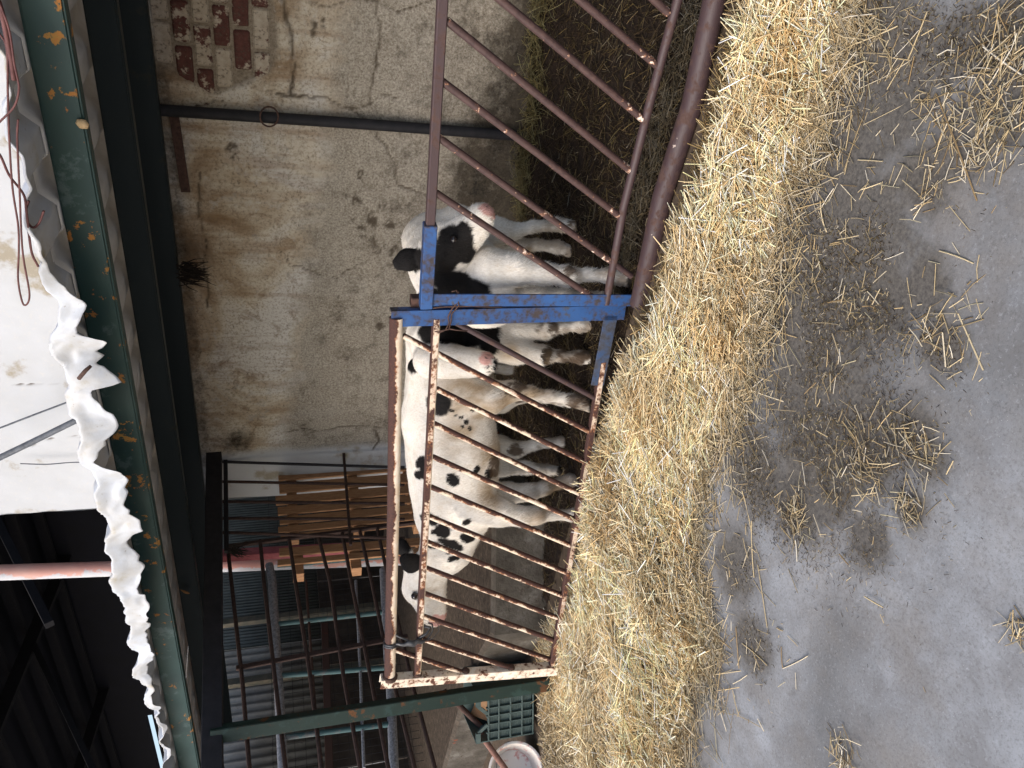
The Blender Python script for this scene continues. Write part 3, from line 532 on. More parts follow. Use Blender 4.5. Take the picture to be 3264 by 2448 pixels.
for i, (x, y) in enumerate([(1262, 2052), (1285, 2056), (1300, 2050), (1318, 2052), (1330, 2044), (1345, 2046), (1362, 2038)]): kn.append(GL(x, y, .035 + .01 * math.sin(i * 3)))
MB().tube(kn, [.006, .012, .02, .024, .02, .014, .006], 9, sq=.7).build('knot', BAG, bagt, True)
for pts, r in [([(1340, 2046), (1365, 2035), (1380, 2010), (1378, 1990), (1365, 1985)], .006), ([(1340, 2048), (1380, 2035), (1400, 2010), (1395, 1985)], .003), ([(1330, 2040), (1360, 2020), (1372, 2000), (1345, 1995)], .008), ([(1300, 2040), (1270, 2030), (1255, 2020)], .008)]:
    MB().tube([GL(x, y, .03 - .01 * i) for i, (x, y) in enumerate(pts)], r, 6, sq=.5).build('tail', BAG, bagt, True)

# ------------------------------------------------------------------ calves: smooth-blended volumes turned into one skin
def surface_nets(f, org, h):
    s = f < 0; nx, ny, nz = f.shape
    cnt = np.zeros((nx - 1, ny - 1, nz - 1), np.int8)
    for i in (0, 1):
        for j in (0, 1):
            for k in (0, 1): cnt += s[i:nx - 1 + i, j:ny - 1 + j, k:nz - 1 + k]
    act = (cnt > 0) & (cnt < 8); I = np.argwhere(act); idx = np.full(act.shape, -1, np.int64); idx[act] = np.arange(len(I))
    pos = np.zeros((len(I), 3)); n = np.zeros(len(I))
    for ax_ in range(3):
        o1, o2 = [a for a in range(3) if a != ax_]
        for u in (0, 1):
            for w in (0, 1):
                off = np.zeros(3, int); off[o1] = u; off[o2] = w; A = I + off; B = A.copy(); B[:, ax_] += 1
                fa, fb_ = f[tuple(A.T)], f[tuple(B.T)]; m = (fa < 0) != (fb_ < 0); t = np.where(m, fa / np.where(m, fa - fb_, 1), 0)
                pt = A.astype(float); pt[:, ax_] += t; pos[m] += pt[m]; n[m] += 1
    V = org + pos / n[:, None] * h; Q = []
    for ax_ in range(3):
        o1, o2 = (ax_ + 1) % 3, (ax_ + 2) % 3
        sa = np.take(s, range(f.shape[ax_] - 1), ax_); sb = np.take(s, range(1, f.shape[ax_]), ax_)
        E = np.argwhere(sa != sb); E = E[(E[:, o1] > 0) & (E[:, o2] > 0)]
        E = E[(E[:, o1] < f.shape[o1] - 1) & (E[:, o2] < f.shape[o2] - 1)]
        def cell(a, b): c = E.copy(); c[:, o1] -= a; c[:, o2] -= b; return idx[tuple(c.T)]
        q = np.stack([cell(1, 1), cell(0, 1), cell(0, 0), cell(1, 0)], -1); flip = ~sa[tuple(E.T)]
        q[flip] = q[flip][:, ::-1]; Q.append(q)
    return V, np.vstack(Q)
def smin(a, b, k): h = np.clip(.5 + .5 * (b - a) / k, 0, 1); return b + (a - b) * h - k * h * (1 - h)
def calf_mesh(groups, h=.0085, pad=.04, cuts=()):
    """groups: list of (blend_k, lateral axis or None, lateral scale, [(a,b,ra,rb)]) capsules in world space"""
    pts = np.array([p for g in groups for (a, b, ra, rb) in g[3] for p in (a - max(ra, rb), a + max(ra, rb), b - max(ra, rb), b + max(ra, rb))])
    lo, hi = pts.min(0) - pad, pts.max(0) + pad; sh = np.ceil((hi - lo) / h).astype(int) + 1
    F = np.full(sh, 1.0, np.float32)
    for kb, lat, ls, caps, kj in groups:
        GF = np.full(sh, 1.0, np.float32)
        for a, b, ra, rb in caps:
            R_ = max(ra, rb) * 1.05 + max(kb, kj) + .03
            l = np.maximum(((np.minimum(a, b) - R_ - lo) / h).astype(int), 0); u = np.minimum(((np.maximum(a, b) + R_ - lo) / h).astype(int) + 2, sh)
            g = np.stack(np.meshgrid(*[lo[i] + h * np.arange(l[i], u[i]) for i in range(3)], indexing='ij'), -1)
            d = b - a; rel = g - a
            if lat is not None:
                k_ = (1 / ls - 1); rel = rel + (rel @ lat)[..., None] * lat * k_; d = d + (d @ lat) * lat * k_
            t = np.clip((rel @ d) / (d @ d + 1e-9), 0, 1); dist = np.linalg.norm(rel - t[..., None] * d, axis=-1) - (ra + (rb - ra) * t)
            if lat is not None: dist = dist * (.5 + .5 * ls)
            sl = tuple(slice(l[i], u[i]) for i in range(3)); GF[sl] = smin(GF[sl], dist, kb)
        F = smin(F, GF, kj)
    return surface_nets(F, lo, h)
WHITE_, BLACK_, PINK_, DIRTY_, HOOF_ = np.array((.78, .74, .68)), np.array((.007, .006, .006)), np.array((.62, .36, .32)), np.array((.085, .052, .03)), np.array((.03, .024, .02))
def _rows(a): return a / (np.linalg.norm(a, axis=1)[:, None] + 1e-9)
FURM = mat_vcol('calf_fur', .7, .2)
def build_calf(head_dir, label, groups, black, pink=(), dirty=(), hooves=(), eyes=(), greyz=None, seed=0, noseb=(), cream=()):
    V, Q = calf_mesh(groups); me = bpy.data.meshes.new('calf')
    E_ = np.vstack([Q[:, [0, 1]], Q[:, [1, 2]], Q[:, [2, 3]], Q[:, [3, 0]]]); nb = np.bincount(E_.ravel(), minlength=len(V))[:, None]
    for it in range(3):
        A_ = np.stack([np.bincount(E_[:, 0], V[E_[:, 1], i], len(V)) + np.bincount(E_[:, 1], V[E_[:, 0], i], len(V)) for i in range(3)], -1); V = V + .5 * (A_ / np.maximum(nb, 1) - V)
    V = V + (fbm(V, 30, 2, seed + 60)[:, None] - .5) * .004
    fast_mesh(me, V, Q)
    def ell(spec, a1=1.10, a0=.92, fr=24):
        m = np.zeros(len(V)); pn = V + .016 * (np.stack([fbm(V, fr, 3, seed + 5 + i) for i in range(3)], -1) - .5) * 2
        for c, rx, ry, rd, ang in spec:            # centre, radii in metres along picture-x, picture-y and depth, angle in the picture
            r = pn - c; px, py, pd = r @ -_u, r @ -_r, r @ _b; ca, sa = math.cos(ang), math.sin(ang)
            q = np.sqrt(((px * ca + py * sa) / rx) ** 2 + ((-px * sa + py * ca) / ry) ** 2 + (pd / rd) ** 2); m = np.maximum(m, sstep(a1, a0, q))
        return m
    C = np.tile(WHITE_, (len(V), 1)) * (.9 + .2 * fbm(V, 7, 3, seed)[:, None])
    def over(m, c): nonlocal C; C = C * (1 - m[:, None]) + np.array(c) * m[:, None]
    over(.85 * ell(cream, 1.8, .3, 12) * sstep(.2, .6, fbm(V * (1, 1, .6), 14, 3, seed + 2)), (.36, .25, .14))
    over(ell(black), BLACK_)
    low = sstep(.5, .14, V[:, 2]) * sstep(.36, .62, fbm(V, 13, 4, seed + 3)) * .7; over(low, (.20, .14, .085))
    over(.9 * ell(dirty) * sstep(.30, .5, fbm(V, 22, 3, seed + 8)), DIRTY_)
    over(ell(pink), PINK_); over(ell(noseb) * sstep(.42, .5, fbm(V, 45, 2, seed + 9)), (.02, .018, .02)); over(ell(hooves), HOOF_)
    at = me.attributes.new('tint', 'FLOAT_COLOR', 'POINT'); cc = np.ones((len(V), 4), np.float32); cc[:, :3] = C; at.data.foreach_set('color', cc.ravel())
    o = tag(link('calf', me, COAT, None, True), label, 'calf', 'calves in the pen')
    nr = np.zeros(len(V) * 3, np.float32); me.vertices.foreach_get('normal', nr); nr = nr.reshape(-1, 3)
    NF = 42000; vi = rng.integers(0, len(V), NF); vi = vi[V[vi, 2] > .06]; NF = len(vi); n_ = nr[vi]
    fl = np.array([-.45 * head_dir[0], -.45 * head_dir[1], -.8]) + rng.normal(0, .25, (NF, 3)); fl = fl - n_ * (fl * n_).sum(1)[:, None]; fl /= np.linalg.norm(fl, axis=1)[:, None] + 1e-6
    ln_ = rng.uniform(.010, .024, NF) * (1 + .5 * (V[vi, 2] < .62)); dv = _rows(fl + n_ * rng.uniform(.15, .45, (NF, 1))); sd = _rows(np.cross(dv, n_)) * .0014
    r0 = V[vi] - n_ * .002; tp_ = r0 + dv * ln_[:, None]
    VV = np.stack([r0 - sd, r0 + sd, tp_], 1).reshape(-1, 3); fm = bpy.data.meshes.new('fur'); fast_mesh(fm, VV, np.arange(NF * 3).reshape(-1, 3))
    at = fm.attributes.new('tint', 'FLOAT_COLOR', 'POINT'); fc = np.ones((NF, 3, 4), np.float32); fc[..., :3] = (C[vi] * rng.uniform(.82, 1.12, (NF, 1)))[:, None]; at.data.foreach_set('color', fc.ravel())
    kind(link('fur', fm, FURM, o), 'stuff')
    for c, r in eyes:
        mb = MB(); n1, n2 = 8, 12
        mb.add([c + r * np.array([math.sin(i * math.pi / n1) * math.cos(j * 2 * math.pi / n2), math.sin(i * math.pi / n1) * math.sin(j * 2 * math.pi / n2), math.cos(i * math.pi / n1)]) for i in range(n1 + 1) for j in range(n2)],
               [(i * n2 + j, (i + 1) * n2 + j, (i + 1) * n2 + (j + 1) % n2, i * n2 + (j + 1) % n2) for i in range(n1) for j in range(n2)])
        mb.build('eye', EYEM, o, True)
    return o
EYEM = mat_plain('calf_eye', (.008, .006, .006), (.015, .01, .01), 40, .12, 0.0, .6)
def caps(P, *chain):                                   # chain of (x, y, lateral offset, radius) picture points -> capsules
    q = [(P(x, y, l), r) for x, y, l, r in chain]; return [(q[i][0], q[i + 1][0], q[i][1], q[i + 1][1]) for i in range(len(q) - 1)]

# --- spotted calf in front of the cream gate, head to the left
d3 = np.array([-.90, -.436]); o3 = np.array([-2.78, 2.83]); n3 = np.array([-d3[1], d3[0], 0]); n3 = n3 if n3[1] < 0 else -n3   # n3 points to the viewer
def C3(x, y, l=0.0): return PV(x, y, o3 + n3[:2] * l, d3)
trunk = caps(C3, (1420, 1225, 0, .175), (1436, 1330, 0, .215), (1447, 1450, 0, .232), (1452, 1560, 0, .215), (1452, 1640, 0, .165)) + caps(C3, (1375, 1195, 0, .12), (1372, 1330, 0, .135), (1392, 1520, 0, .125), (1400, 1640, 0, .13)) + caps(C3, (1452, 1650, 0, .185), (1425, 1745, .0, .135), (1375, 1815, -.02, .095))
head = caps(C3, (1345, 1818, -.03, .098), (1338, 1872, -.03, .088), (1362, 1925, -.03, .062), (1376, 1955, -.03, .056), (1384, 1968, -.03, .054)) + caps(C3, (1385, 1850, -.03, .07), (1393, 1950, -.03, .046))
ears = caps(C3, (1340, 1805, .03, .03), (1312, 1795, .085, .052), (1292, 1782, .10, .035)) + caps(C3, (1300, 1765, -.10, .03), (1275, 1740, -.15, .045))
legs = caps(C3, (1440, 1240, .07, .15), (1560, 1265, .09, .085), (1625, 1248, .09, .052), (1680, 1252, .10, .034), (1750, 1262, .10, .026), (1830, 1277, .10, .031), (1850, 1284, .105, .029), (1880, 1294, .11, .036)) \
     + caps(C3, (1480, 1270, -.1, .12), (1600, 1285, -.12, .05), (1660, 1262, -.12, .035), (1780, 1275, -.12, .026), (1820, 1285, -.12, .03)) \
     + caps(C3, (1470, 1610, .08, .12), (1590, 1632, .10, .075), (1665, 1648, .11, .05), (1708, 1643, .11, .047), (1760, 1641, .11, .026), (1825, 1643, .11, .032), (1850, 1646, .11, .028), (1880, 1652, .12, .036)) \
     + caps(C3, (1500, 1585, -.05, .10), (1610, 1575, -.06, .062), (1690, 1569, -.06, .046), (1735, 1556, -.06, .038), (1785, 1540, -.06, .029), (1815, 1533, -.05, .034), (1838, 1530, -.05, .034)) \
     + []
tail = caps(C3, (1330, 1170, 0, .045), (1380, 1150, 0, .03), (1500, 1160, -.03, .022), (1620, 1180, -.05, .03))
S3 = .00166
def e3(x, y, rx, ry, ang=0.0, l=.18, rd=.17): return (C3(x, y, l), rx * S3, ry * S3, rd, ang)
build_calf(d3, 'white calf with small black spots behind the cream barred gate, head low to the left', [(.05, n3, .76, trunk, .03), (.03, None, 1, legs, .035), (.035, n3, .82, head, .022), (.014, n3, .42, ears, .012), (.02, None, 1, tail, .02)],
    black=[e3(1345, 1512, 16, 26), e3(1325, 1520, 14, 18), e3(1335, 1480, 20, 22), e3(1440, 1528, 22, 20, .5), e3(1515, 1500, 10, 17, .6), e3(1555, 1518, 14, 20), e3(1352, 1660, 30, 26), e3(1375, 1668, 20, 22), e3(1408, 1700, 28, 24), e3(1380, 1705, 15, 8), e3(1487, 1722, 26, 20, .4), e3(1487, 1665, 15, 10, -.5), e3(1435, 1745, 50, 17, .45), e3(1370, 1752, 26, 16), e3(1345, 1748, 20, 20), e3(1444, 1790, 26, 12, -.5), e3(1425, 1772, 12, 9), e3(1395, 1290, 40, 38, 0, .2), e3(1310, 1160, 30, 30, 0, .1, .25),
           e3(1305, 1792, 40, 40, 0, .09, .07), e3(1275, 1742, 40, 34, 0, -.15, .10), e3(1450, 1325, 7, 6), e3(1470, 1335, 8, 6), e3(1440, 1310, 6, 5), e3(1490, 1345, 8, 8), e3(1500, 1365, 7, 9), e3(1475, 1360, 5, 5), e3(1505, 1310, 6, 5), e3(1322, 1902, 12, 15, 0, .05, .06), e3(1338, 1918, 5, 10, 0, .03, .06), e3(1384, 1985, 5, 5, 0, -.0, .06)],
    cream=[e3(1570, 1470, 40, 70), e3(1560, 1580, 34, 50), e3(1520, 1300, 90, 60), e3(1600, 1280, 60, 40), e3(1380, 1870, 24, 18, 0, .03), e3(1480, 1400, 60, 60), e3(1500, 1250, 90, 50, 0, .2), e3(1700, 1255, 60, 30, 0, .1), e3(1760, 1560, 60, 30, 0, -.05), e3(1740, 1645, 70, 30, 0, .1), e3(1660, 1435, 60, 30, 0, -.2, .3), e3(1680, 1495, 60, 26, 0, -.2, .3)],
    pink=[e3(1398, 1974, 30, 24, .3, -.0, .14)], dirty=[e3(1640, 1240, 40, 26, 0, .1), e3(1835, 1280, 45, 26, 0, .1), e3(1660, 1265, 30, 24, 0, -.12), e3(1575, 1490, 18, 46, 0, .15)],
    hooves=[e3(1888, 1296, 18, 30, 0, .11), e3(1890, 1654, 16, 30, 0, .12), e3(1848, 1530, 14, 28, 0, -.05), e3(1830, 1288, 16, 30, 0, -.12)], eyes=[(C3(1321, 1900, .052), .018)], seed=1)

# --- middle calf, facing right with its head turned to the camera
d2 = np.array([.985, .17]); o2 = np.array([-2.45, 3.17]); n2 = np.array([d2[1], -d2[0], 0])
def C2(x, y, l=0.0): return PV(x, y, o2 + n2[:2] * l, d2)
h2b, h2d = np.array([-2.16, 2.98]), np.array([.80, .60]); hn2 = np.array([.60, -.80, 0])
def H2(x, y, l=0.0): return PV(x, y, h2b + hn2[:2] * l, h2d)
trunk = caps(C2, (1420, 1430, 0, .19), (1435, 1250, 0, .22), (1450, 1110, 0, .215), (1465, 1050, 0, .18)) + caps(C2, (1370, 1430, 0, .12), (1370, 1080, 0, .12)) + caps(C2, (1400, 1060, .02, .15), (1390, 1090, .1, .12), (1385, 1130, .14, .10))
head = caps(H2, (1375, 1148, -.06, .092), (1430, 1150, 0, .088), (1500, 1155, .08, .064), (1546, 1158, .12, .057)) + caps(H2, (1440, 1165, -.06, .08), (1540, 1165, .06, .05))
ears = caps(H2, (1375, 1100, -.06, .03), (1385, 1062, -.07, .05), (1395, 1040, -.07, .03)) + caps(H2, (1400, 1205, -.06, .03), (1440, 1225, -.07, .045))
legs = caps(C2, (1560, 1050, .08, .11), (1640, 1048, .10, .062), (1735, 1050, .10, .05), (1785, 1044, .10, .026), (1850, 1037, .10, .032), (1875, 1035, .10, .029), (1905, 1033, .11, .037)) \
     + caps(C2, (1540, 1090, .14, .10), (1640, 1118, .16, .066), (1730, 1132, .17, .048), (1785, 1134, .17, .026), (1850, 1138, .17, .032), (1872, 1139, .17, .028), (1900, 1141, .18, .036)) \
     + caps(C2, (1500, 1430, .03, .11), (1590, 1425, .04, .065), (1645, 1433, .04, .045), (1706, 1416, .04, .026), (1790, 1408, .04, .029), (1812, 1406, .04, .03)) \
     + caps(C2, (1500, 1480, .08, .09), (1598, 1494, .08, .042), (1670, 1490, .08, .036), (1740, 1497, .08, .027), (1782, 1502, .08, .028))
S2 = .00158
def e2(x, y, rx, ry, ang=0.0, f=C2, l=.15, rd=.2): return (f(x, y, l), rx * S2, ry * S2, rd, ang)
eH = lambda x, y, rx, ry, ang=0.0, l=.05, rd=.08: e2(x, y, rx, ry, ang, H2, l, rd)
build_calf(d2, 'white faced calf with a black neck standing behind the wired gate joint', [(.05, n2, .78, trunk, .03), (.03, None, 1, legs, .035), (.03, None, 1, head, .010), (.014, hn2, .4, ears, .010)],
    black=[e2(1480, 1060, 110, 52, 0, C2, .1, .3), e2(1560, 1100, 34, 40), eH(1388, 1062, 52, 44, 0, -.07, .12), eH(1420, 1085, 30, 22, .3, -.02, .08), e2(1738, 1135, 24, 30, 0, C2, .17, .1), eH(1470, 1222, 30, 10, .3, -.02, .1)], cream=[eH(1450, 1108, 14, 10), e2(1620, 1120, 40, 30)],
    pink=[eH(1550, 1145, 26, 24, 0, .13, .07)], noseb=[eH(1562, 1160, 26, 30, 0, .13, .08)], dirty=[e2(1738, 1050, 46, 30, 0, C2, .1, .12), e2(1830, 1136, 80, 30, 0, C2, .17, .12), e2(1640, 1432, 34, 24, 0, C2, .05, .12)],
    hooves=[e2(1915, 1034, 18, 34, 0, C2, .11, .1), e2(1912, 1140, 18, 34, 0, C2, .17, .1), e2(1812, 1406, 16, 30, 0, C2, .04, .1), e2(1785, 1502, 14, 28, 0, C2, .08, .1)], eyes=[(H2(1442, 1104, .028), .016)], seed=21)

# --- calf on the right, looking to the right
d1 = np.array([.10, -.995]); o1 = np.array([-1.82, 3.25]); n1 = np.array([.995, .10, 0])
v1 = np.array([.80, .60])
def K1(x, y, X, Y): return PV(x, y, np.array([X, Y]), v1)
def k1(*ch): q = [(K1(x, y, X, Y), r) for x, y, X, Y, r in ch]; return [(q[i][0], q[i + 1][0], q[i][1], q[i + 1][1]) for i in range(len(q) - 1)]
trunk = [(np.array(a), np.array(b), ra, rb) for a, b, ra, rb in [((-1.87, 3.55, .76), (-1.86, 3.25, .74), .19, .215), ((-1.86, 3.25, .74), (-1.84, 3.02, .74), .215, .20), ((-1.86, 3.52, .84), (-1.85, 3.05, .84), .115, .11), ((-1.84, 3.02, .70), (-1.84, 2.93, .66), .19, .15)]] + k1((1440, 925, -1.84, 2.99, .15), (1410, 870, -1.78, 2.96, .125), (1400, 830, -1.72, 2.95, .105))
head = k1((1395, 812, -1.68, 2.90, .095), (1432, 772, -1.62, 2.89, .085), (1488, 728, -1.55, 2.88, .063), (1525, 697, -1.52, 2.88, .056), (1535, 690, -1.51, 2.88, .056)) + k1((1455, 805, -1.66, 2.89, .075), (1525, 738, -1.57, 2.88, .046))
ears = k1((1345, 815, -1.70, 2.92, .03), (1300, 828, -1.71, 2.90, .050), (1275, 838, -1.71, 2.90, .035)) 
legs = k1((1560, 860, -1.74, 2.90, .11), (1640, 860, -1.70, 2.88, .070), (1730, 872, -1.69, 2.87, .048), (1808, 882, -1.68, 2.86, .045), (1872, 876, -1.68, 2.86, .026), (1945, 880, -1.68, 2.85, .033), (1970, 884, -1.68, 2.85, .029), (2000, 892, -1.68, 2.85, .038)) \
     + k1((1540, 930, -1.90, 2.95, .11), (1700, 950, -1.91, 2.93, .06), (1800, 955, -1.91, 2.92, .048), (1960, 955, -1.91, 2.92, .033)) \
     + k1((1470, 745, -1.80, 3.52, .15), (1590, 738, -1.79, 3.55, .068), (1635, 738, -1.79, 3.56, .042), (1700, 722, -1.79, 3.56, .028), (1775, 716, -1.79, 3.56, .033), (1800, 720, -1.79, 3.56, .030), (1838, 726, -1.79, 3.56, .040)) \
     + k1((1470, 800, -1.92, 3.52, .15), (1590, 805, -1.93, 3.56, .06), (1650, 785, -1.93, 3.57, .044), (1710, 780, -1.93, 3.57, .029), (1775, 788, -1.93, 3.57, .033), (1818, 800, -1.93, 3.57, .038))
S1 = .00148
def e1_(x, y, rx, ry, ang=0.0, X=-1.61, Y=2.89, rd=.13, off=.05): return (K1(x, y, X, Y) + _b * off, rx * S1, ry * S1, rd, ang)
build_calf(d1, 'white calf with a black eye patch and black ear, muzzle turned to the right', [(.05, n1, .82, trunk, .03), (.03, None, 1, legs, .03), (.03, None, 1, head, .010), (.014, np.array([.6, -.8, 0]), .4, ears, .010)],
    black=[e1_(1455, 776, 54, 44), e1_(1480, 750, 30, 28), e1_(1412, 828, 52, 42), e1_(1480, 810, 34, 34), e1_(1395, 858, 50, 32), e1_(1300, 828, 62, 40, 0, -1.71, 2.90, .10, 0), e1_(1470, 925, 100, 46, .25, -1.8, 2.98, .25), e1_(1420, 985, 110, 60, 0, -1.9, 3.0, .3)], cream=[e1_(1680, 800, 20, 20, 0, -1.93, 3.56)],
    pink=[e1_(1556, 676, 30, 26, 0, -1.51, 2.88, .12, 0)], noseb=[e1_(1552, 674, 10, 12, 0, -1.51, 2.88, .10, .03)], dirty=[e1_(1815, 886, 28, 34, 0, -1.68, 2.86, .1, .03), e1_(1825, 725, 30, 28, 0, -1.79, 3.56, .1, .0), e1_(1800, 795, 30, 28, 0, -1.93, 3.57, .1, 0)],
    hooves=[e1_(2012, 892, 18, 36, 0, -1.68, 2.85, .1, 0), e1_(1850, 727, 16, 34, 0, -1.79, 3.56, .1, 0), e1_(1832, 802, 16, 34, 0, -1.93, 3.57, .1, 0)], eyes=[(K1(1446, 763, -1.572, 2.80), .017)], seed=41)

# ------------------------------------------------------------------ concrete step, crate, bucket on the left
k = NT('step_concrete', .85, .2); c = k.ramp(k.noise(5, 7, .7), (.3, (.04, .035, .028)), (.55, (.085, .075, .063)), (.7, (.15, .14, .125))); c = k.mix(k.ramp(k.noise(18, 6, .7), (.55, 0.0), (.68, .8)), c, (.04, .028, .02)); c = k.mix(k.ramp(k.noise(7, 4), (.68, 0.0), (.72, .8)), c, (.22, .05, .02)); c = k.mix(k.ramp(k.ndot((0, 0, 1)), (.5, 0.0), (.8, 1.0)), c, k.ramp(k.noise(22, 8, .75), (.33, (.022, .017, .012)), (.55, (.07, .053, .04)), (.7, (.15, .12, .085)))); k.color(c); k.bump(k.noise(30, 6, .7), .6, .015); STEP = k.m
step = thing('concrete_step', 'low grey concrete step stained brown beside the spotted calf', 'step')
poly = [(-3.50, 3.02), (-4.16, 2.66), (-4.9, 2.86), (-9.6, 3.2), (-9.6, 6.5), (-4.9, 6.5), (-4.68, 4.44), (-3.75, 4.44)]; nP = len(poly)
mb = MB(); mb.add([(x, y, -.05) for x, y in poly] + [(x + .004, y + .006, .34) for x, y in poly] + [(x * .997, y + .03, .365) for x, y in poly], [(i, (i + 1) % nP, nP + (i + 1) % nP, nP + i) for i in range(nP)] + [(nP + i, nP + (i + 1) % nP, 2 * nP + (i + 1) % nP, 2 * nP + i) for i in range(nP)] + [tuple(range(2 * nP, 3 * nP))])
mb.build('slab', STEP, step)
CRATEM = mat_plain('green_crate_plastic', (.035, .06, .058), (.07, .10, .096), 18, .5, .2, .4); CARD = mat_plain('cardboard', (.24, .13, .065), (.32, .19, .10), 12, .9, .2)
crate = thing('plastic_crate', 'dusty green plastic crate standing on the straw left of the gate post', 'crate')
k0, k1_ = G(1702, 2178, .03), G(1700, 2336, .03); kd = _n(np.append((k1_ - k0)[:2], 0)); kb = np.array([kd[1], -kd[0], 0]); kb = kb if kb[1] > 0 else -kb; Lc = np.linalg.norm((k1_ - k0)[:2]); Hc, Dc = .40, .34; kax = [kd, kb, [0, 0, 1]]
def CR(s, d, z): return k0 + kd * s + kb * d + np.array([0, 0, z])
for nm, c_, dm in [('front_panel', CR(Lc / 2, .005, .17), (Lc - .01, .006, .30)), ('rear_panel', CR(Lc / 2, Dc, Hc / 2), (Lc, .008, Hc)), ('base', CR(Lc / 2, Dc / 2, .006), (Lc - .02, Dc - .01, .012)), ('side_panel', CR(.004, Dc / 2, Hc / 2), (.008, Dc - .01, Hc)), ('side_panel', CR(Lc - .004, Dc / 2, Hc / 2), (.008, Dc - .01, Hc))]:
    MB().box(c_, dm, kax).build(nm, CRATEM, crate)
for z in (.008, .085, .165, .245, .315): MB().box(CR(Lc / 2, -.004, z), (Lc, .022, .009), kax).build('rib', CRATEM, crate, bevel=.001)
for i in range(7): MB().box(CR(.006 + i * (Lc - .012) / 6, -.0045, .17 if 0 < i < 6 else .2), (.009, .021, .32 if 0 < i < 6 else .4), kax).build('rib', CRATEM, crate, bevel=.001)
for i in range(6):
    for j in range(4):
        if j == 2 and i in (2, 3): continue
        mb = MB()
        for q_ in range(5): mb.box(CR((i + .5) * (Lc - .012) / 6 + .006, .001, (.022, .10, .18, .255)[j] + q_ * .0115), (Lc / 6 - .03, .006, .004), kax)
        kind(mb.build('slat_group', CRATEM, crate), 'stuff')
MB().box(CR(.05, -.006, .385), (.10, .022, .03), kax).bar(CR(.10, -.006, .385), CR(.16, -.006, .322), .022, .014, ref=kb).build('rim', CRATEM, crate)
MB().box(CR(Lc - .035, -.006, .385), (.07, .022, .03), kax).bar(CR(Lc - .07, -.006, .385), CR(Lc - .12, -.006, .322), .022, .014, ref=kb).build('rim', CRATEM, crate)
cb = thing('cardboard_piece', 'torn brown cardboard lying inside the green crate', 'cardboard'); MB().add([CR(.02, .03, .16), CR(Lc - .06, .03, .2), CR(Lc - .05, .25, .375), CR(.25, .27, .34), CR(.03, .25, .37)], [(0, 1, 2, 3, 4)]).add([CR(.02, .028, .155), CR(Lc - .06, .028, .195), CR(Lc - .05, .248, .37), CR(.25, .268, .335), CR(.03, .248, .365)], [(4, 3, 2, 1, 0)]).build('sheet', CARD, cb)
rd_ = thing('leaning_tube', 'short green and brown steel tube leaning into the plastic crate', 'tube')
MB().tube([CR(.36, .12, .30), CR(.20, .42, .52)], .019, 12).build('shaft', RUST, rd_, 'auto'); MB().tube([CR(.37, .10, .285), CR(.345, .15, .32)], .021, 12).build('collar', TEAL, rd_, 'auto')
k = NT('bucket_plastic', .45, .4); bn = k.noise(9, 6, .7); k.color(k.mix(k.ramp(bn, (.55, 0.0), (.61, .8)), k.ramp(k.noise(3, 3), (.3, (.74, .68, .62)), (.7, (.78, .74, .70))), (.60, .24, .20))); BUCK = k.m
bucket = thing('bucket', 'tipped white bucket with pinkish stains by the left picture edge', 'bucket')
bc = G(1722, 2446) + np.array([0, 0, .17]); bd_ = _n(_n(EYEP - bc) * 1.0 + np.array([.05, -.05, -.10])); e1v = _n(np.cross(bd_, [0, 0, 1])); e2v = np.cross(e1v, bd_)
def ringv(t, r, n=40): a = np.arange(n) * 2 * math.pi / n; return bc + bd_ * t + r * (np.cos(a)[:, None] * e1v + np.sin(a)[:, None] * e2v)
prof = [(-.30, .0001), (-.30, .132), (0, .172), (.004, .184), (.012, .186), (.014, .178), (.012, .170), (0, .166), (-.20, .132), (-.205, .0001)]
rings = [ringv(t, r) for t, r in prof]; n = 40
MB().add(np.vstack(rings), [(i * n + j, i * n + (j + 1) % n, (i + 1) * n + (j + 1) % n, (i + 1) * n + j) for i in range(len(prof) - 1) for j in range(n)]).build('shell', BUCK, bucket, 'auto')
hp = [bc + bd_ * .0 + .19 * (math.cos(t) * e1v + math.sin(t) * (e2v * .6 - bd_ * .8)) for t in np.linspace(.15, math.pi - .15, 16)]
MB().tube(hp, .004, 6).build('bail_handle', GALV, bucket, True)
rbar = thing('rusty_stake', 'blunt rusty steel stake lying against the bucket rim', 'stake')
qa, qb = bc + bd_ * .08 + e2v * .07 - e1v * .02, bc + bd_ * .03 + e2v * .20 - e1v * .26
MB().tube([qa, qa * .97 + qb * .03, qb], [.016, .021, .02], 10).build('shaft', mat_plain('pinkish_rust', (.16, .08, .06), (.28, .15, .12), 40, .85, .4), rbar, 'auto')

# ------------------------------------------------------------------ side fences, pallets and clutter beyond the post
g1 = thing('bar_fence', 'dark upright bar fence at the end of the plaster wall', 'fence')
f1 = lambda x, y: PX(x, y, -4.25)
for a, b in [((700, 1416), (1290, 1432)), ((705, 1472), (1290, 1490)), ((705, 1535), (1290, 1546)), ((705, 1599), (1290, 1605)), ((705, 1652), (1290, 1655)), ((705, 1697), (1290, 1716))]:
    MB().tube([f1(*a), f1(*b)], .011, 8).build('upright', BLACKST if a[1] < 1500 else RUSTDIM, g1, 'auto')
MB().bar(f1(1094, 1428), f1(1118, 1738), .02, .02).build('cross_rail', RUSTDIM, g1, bevel=.002); MB().bar(f1(718, 1405), f1(722, 1760), .03, .03).build('top_rail', BLACKST, g1, bevel=.003)
g2 = thing('sagging_gate', 'rusty gate of sagging horizontal bars behind the green post', 'gate'); f2 = lambda x, y: PX(x, y, -4.32)
MB().bar(f2(722, 1742), f2(1330, 1664), .026, .026).build('stile', RUSTDIM, g2, bevel=.003); MB().bar(f2(752, 2130), f2(1300, 2028), .03, .018, ref=(1, 0, 0)).build('stile', RUSTDIM, g2, bevel=.003)
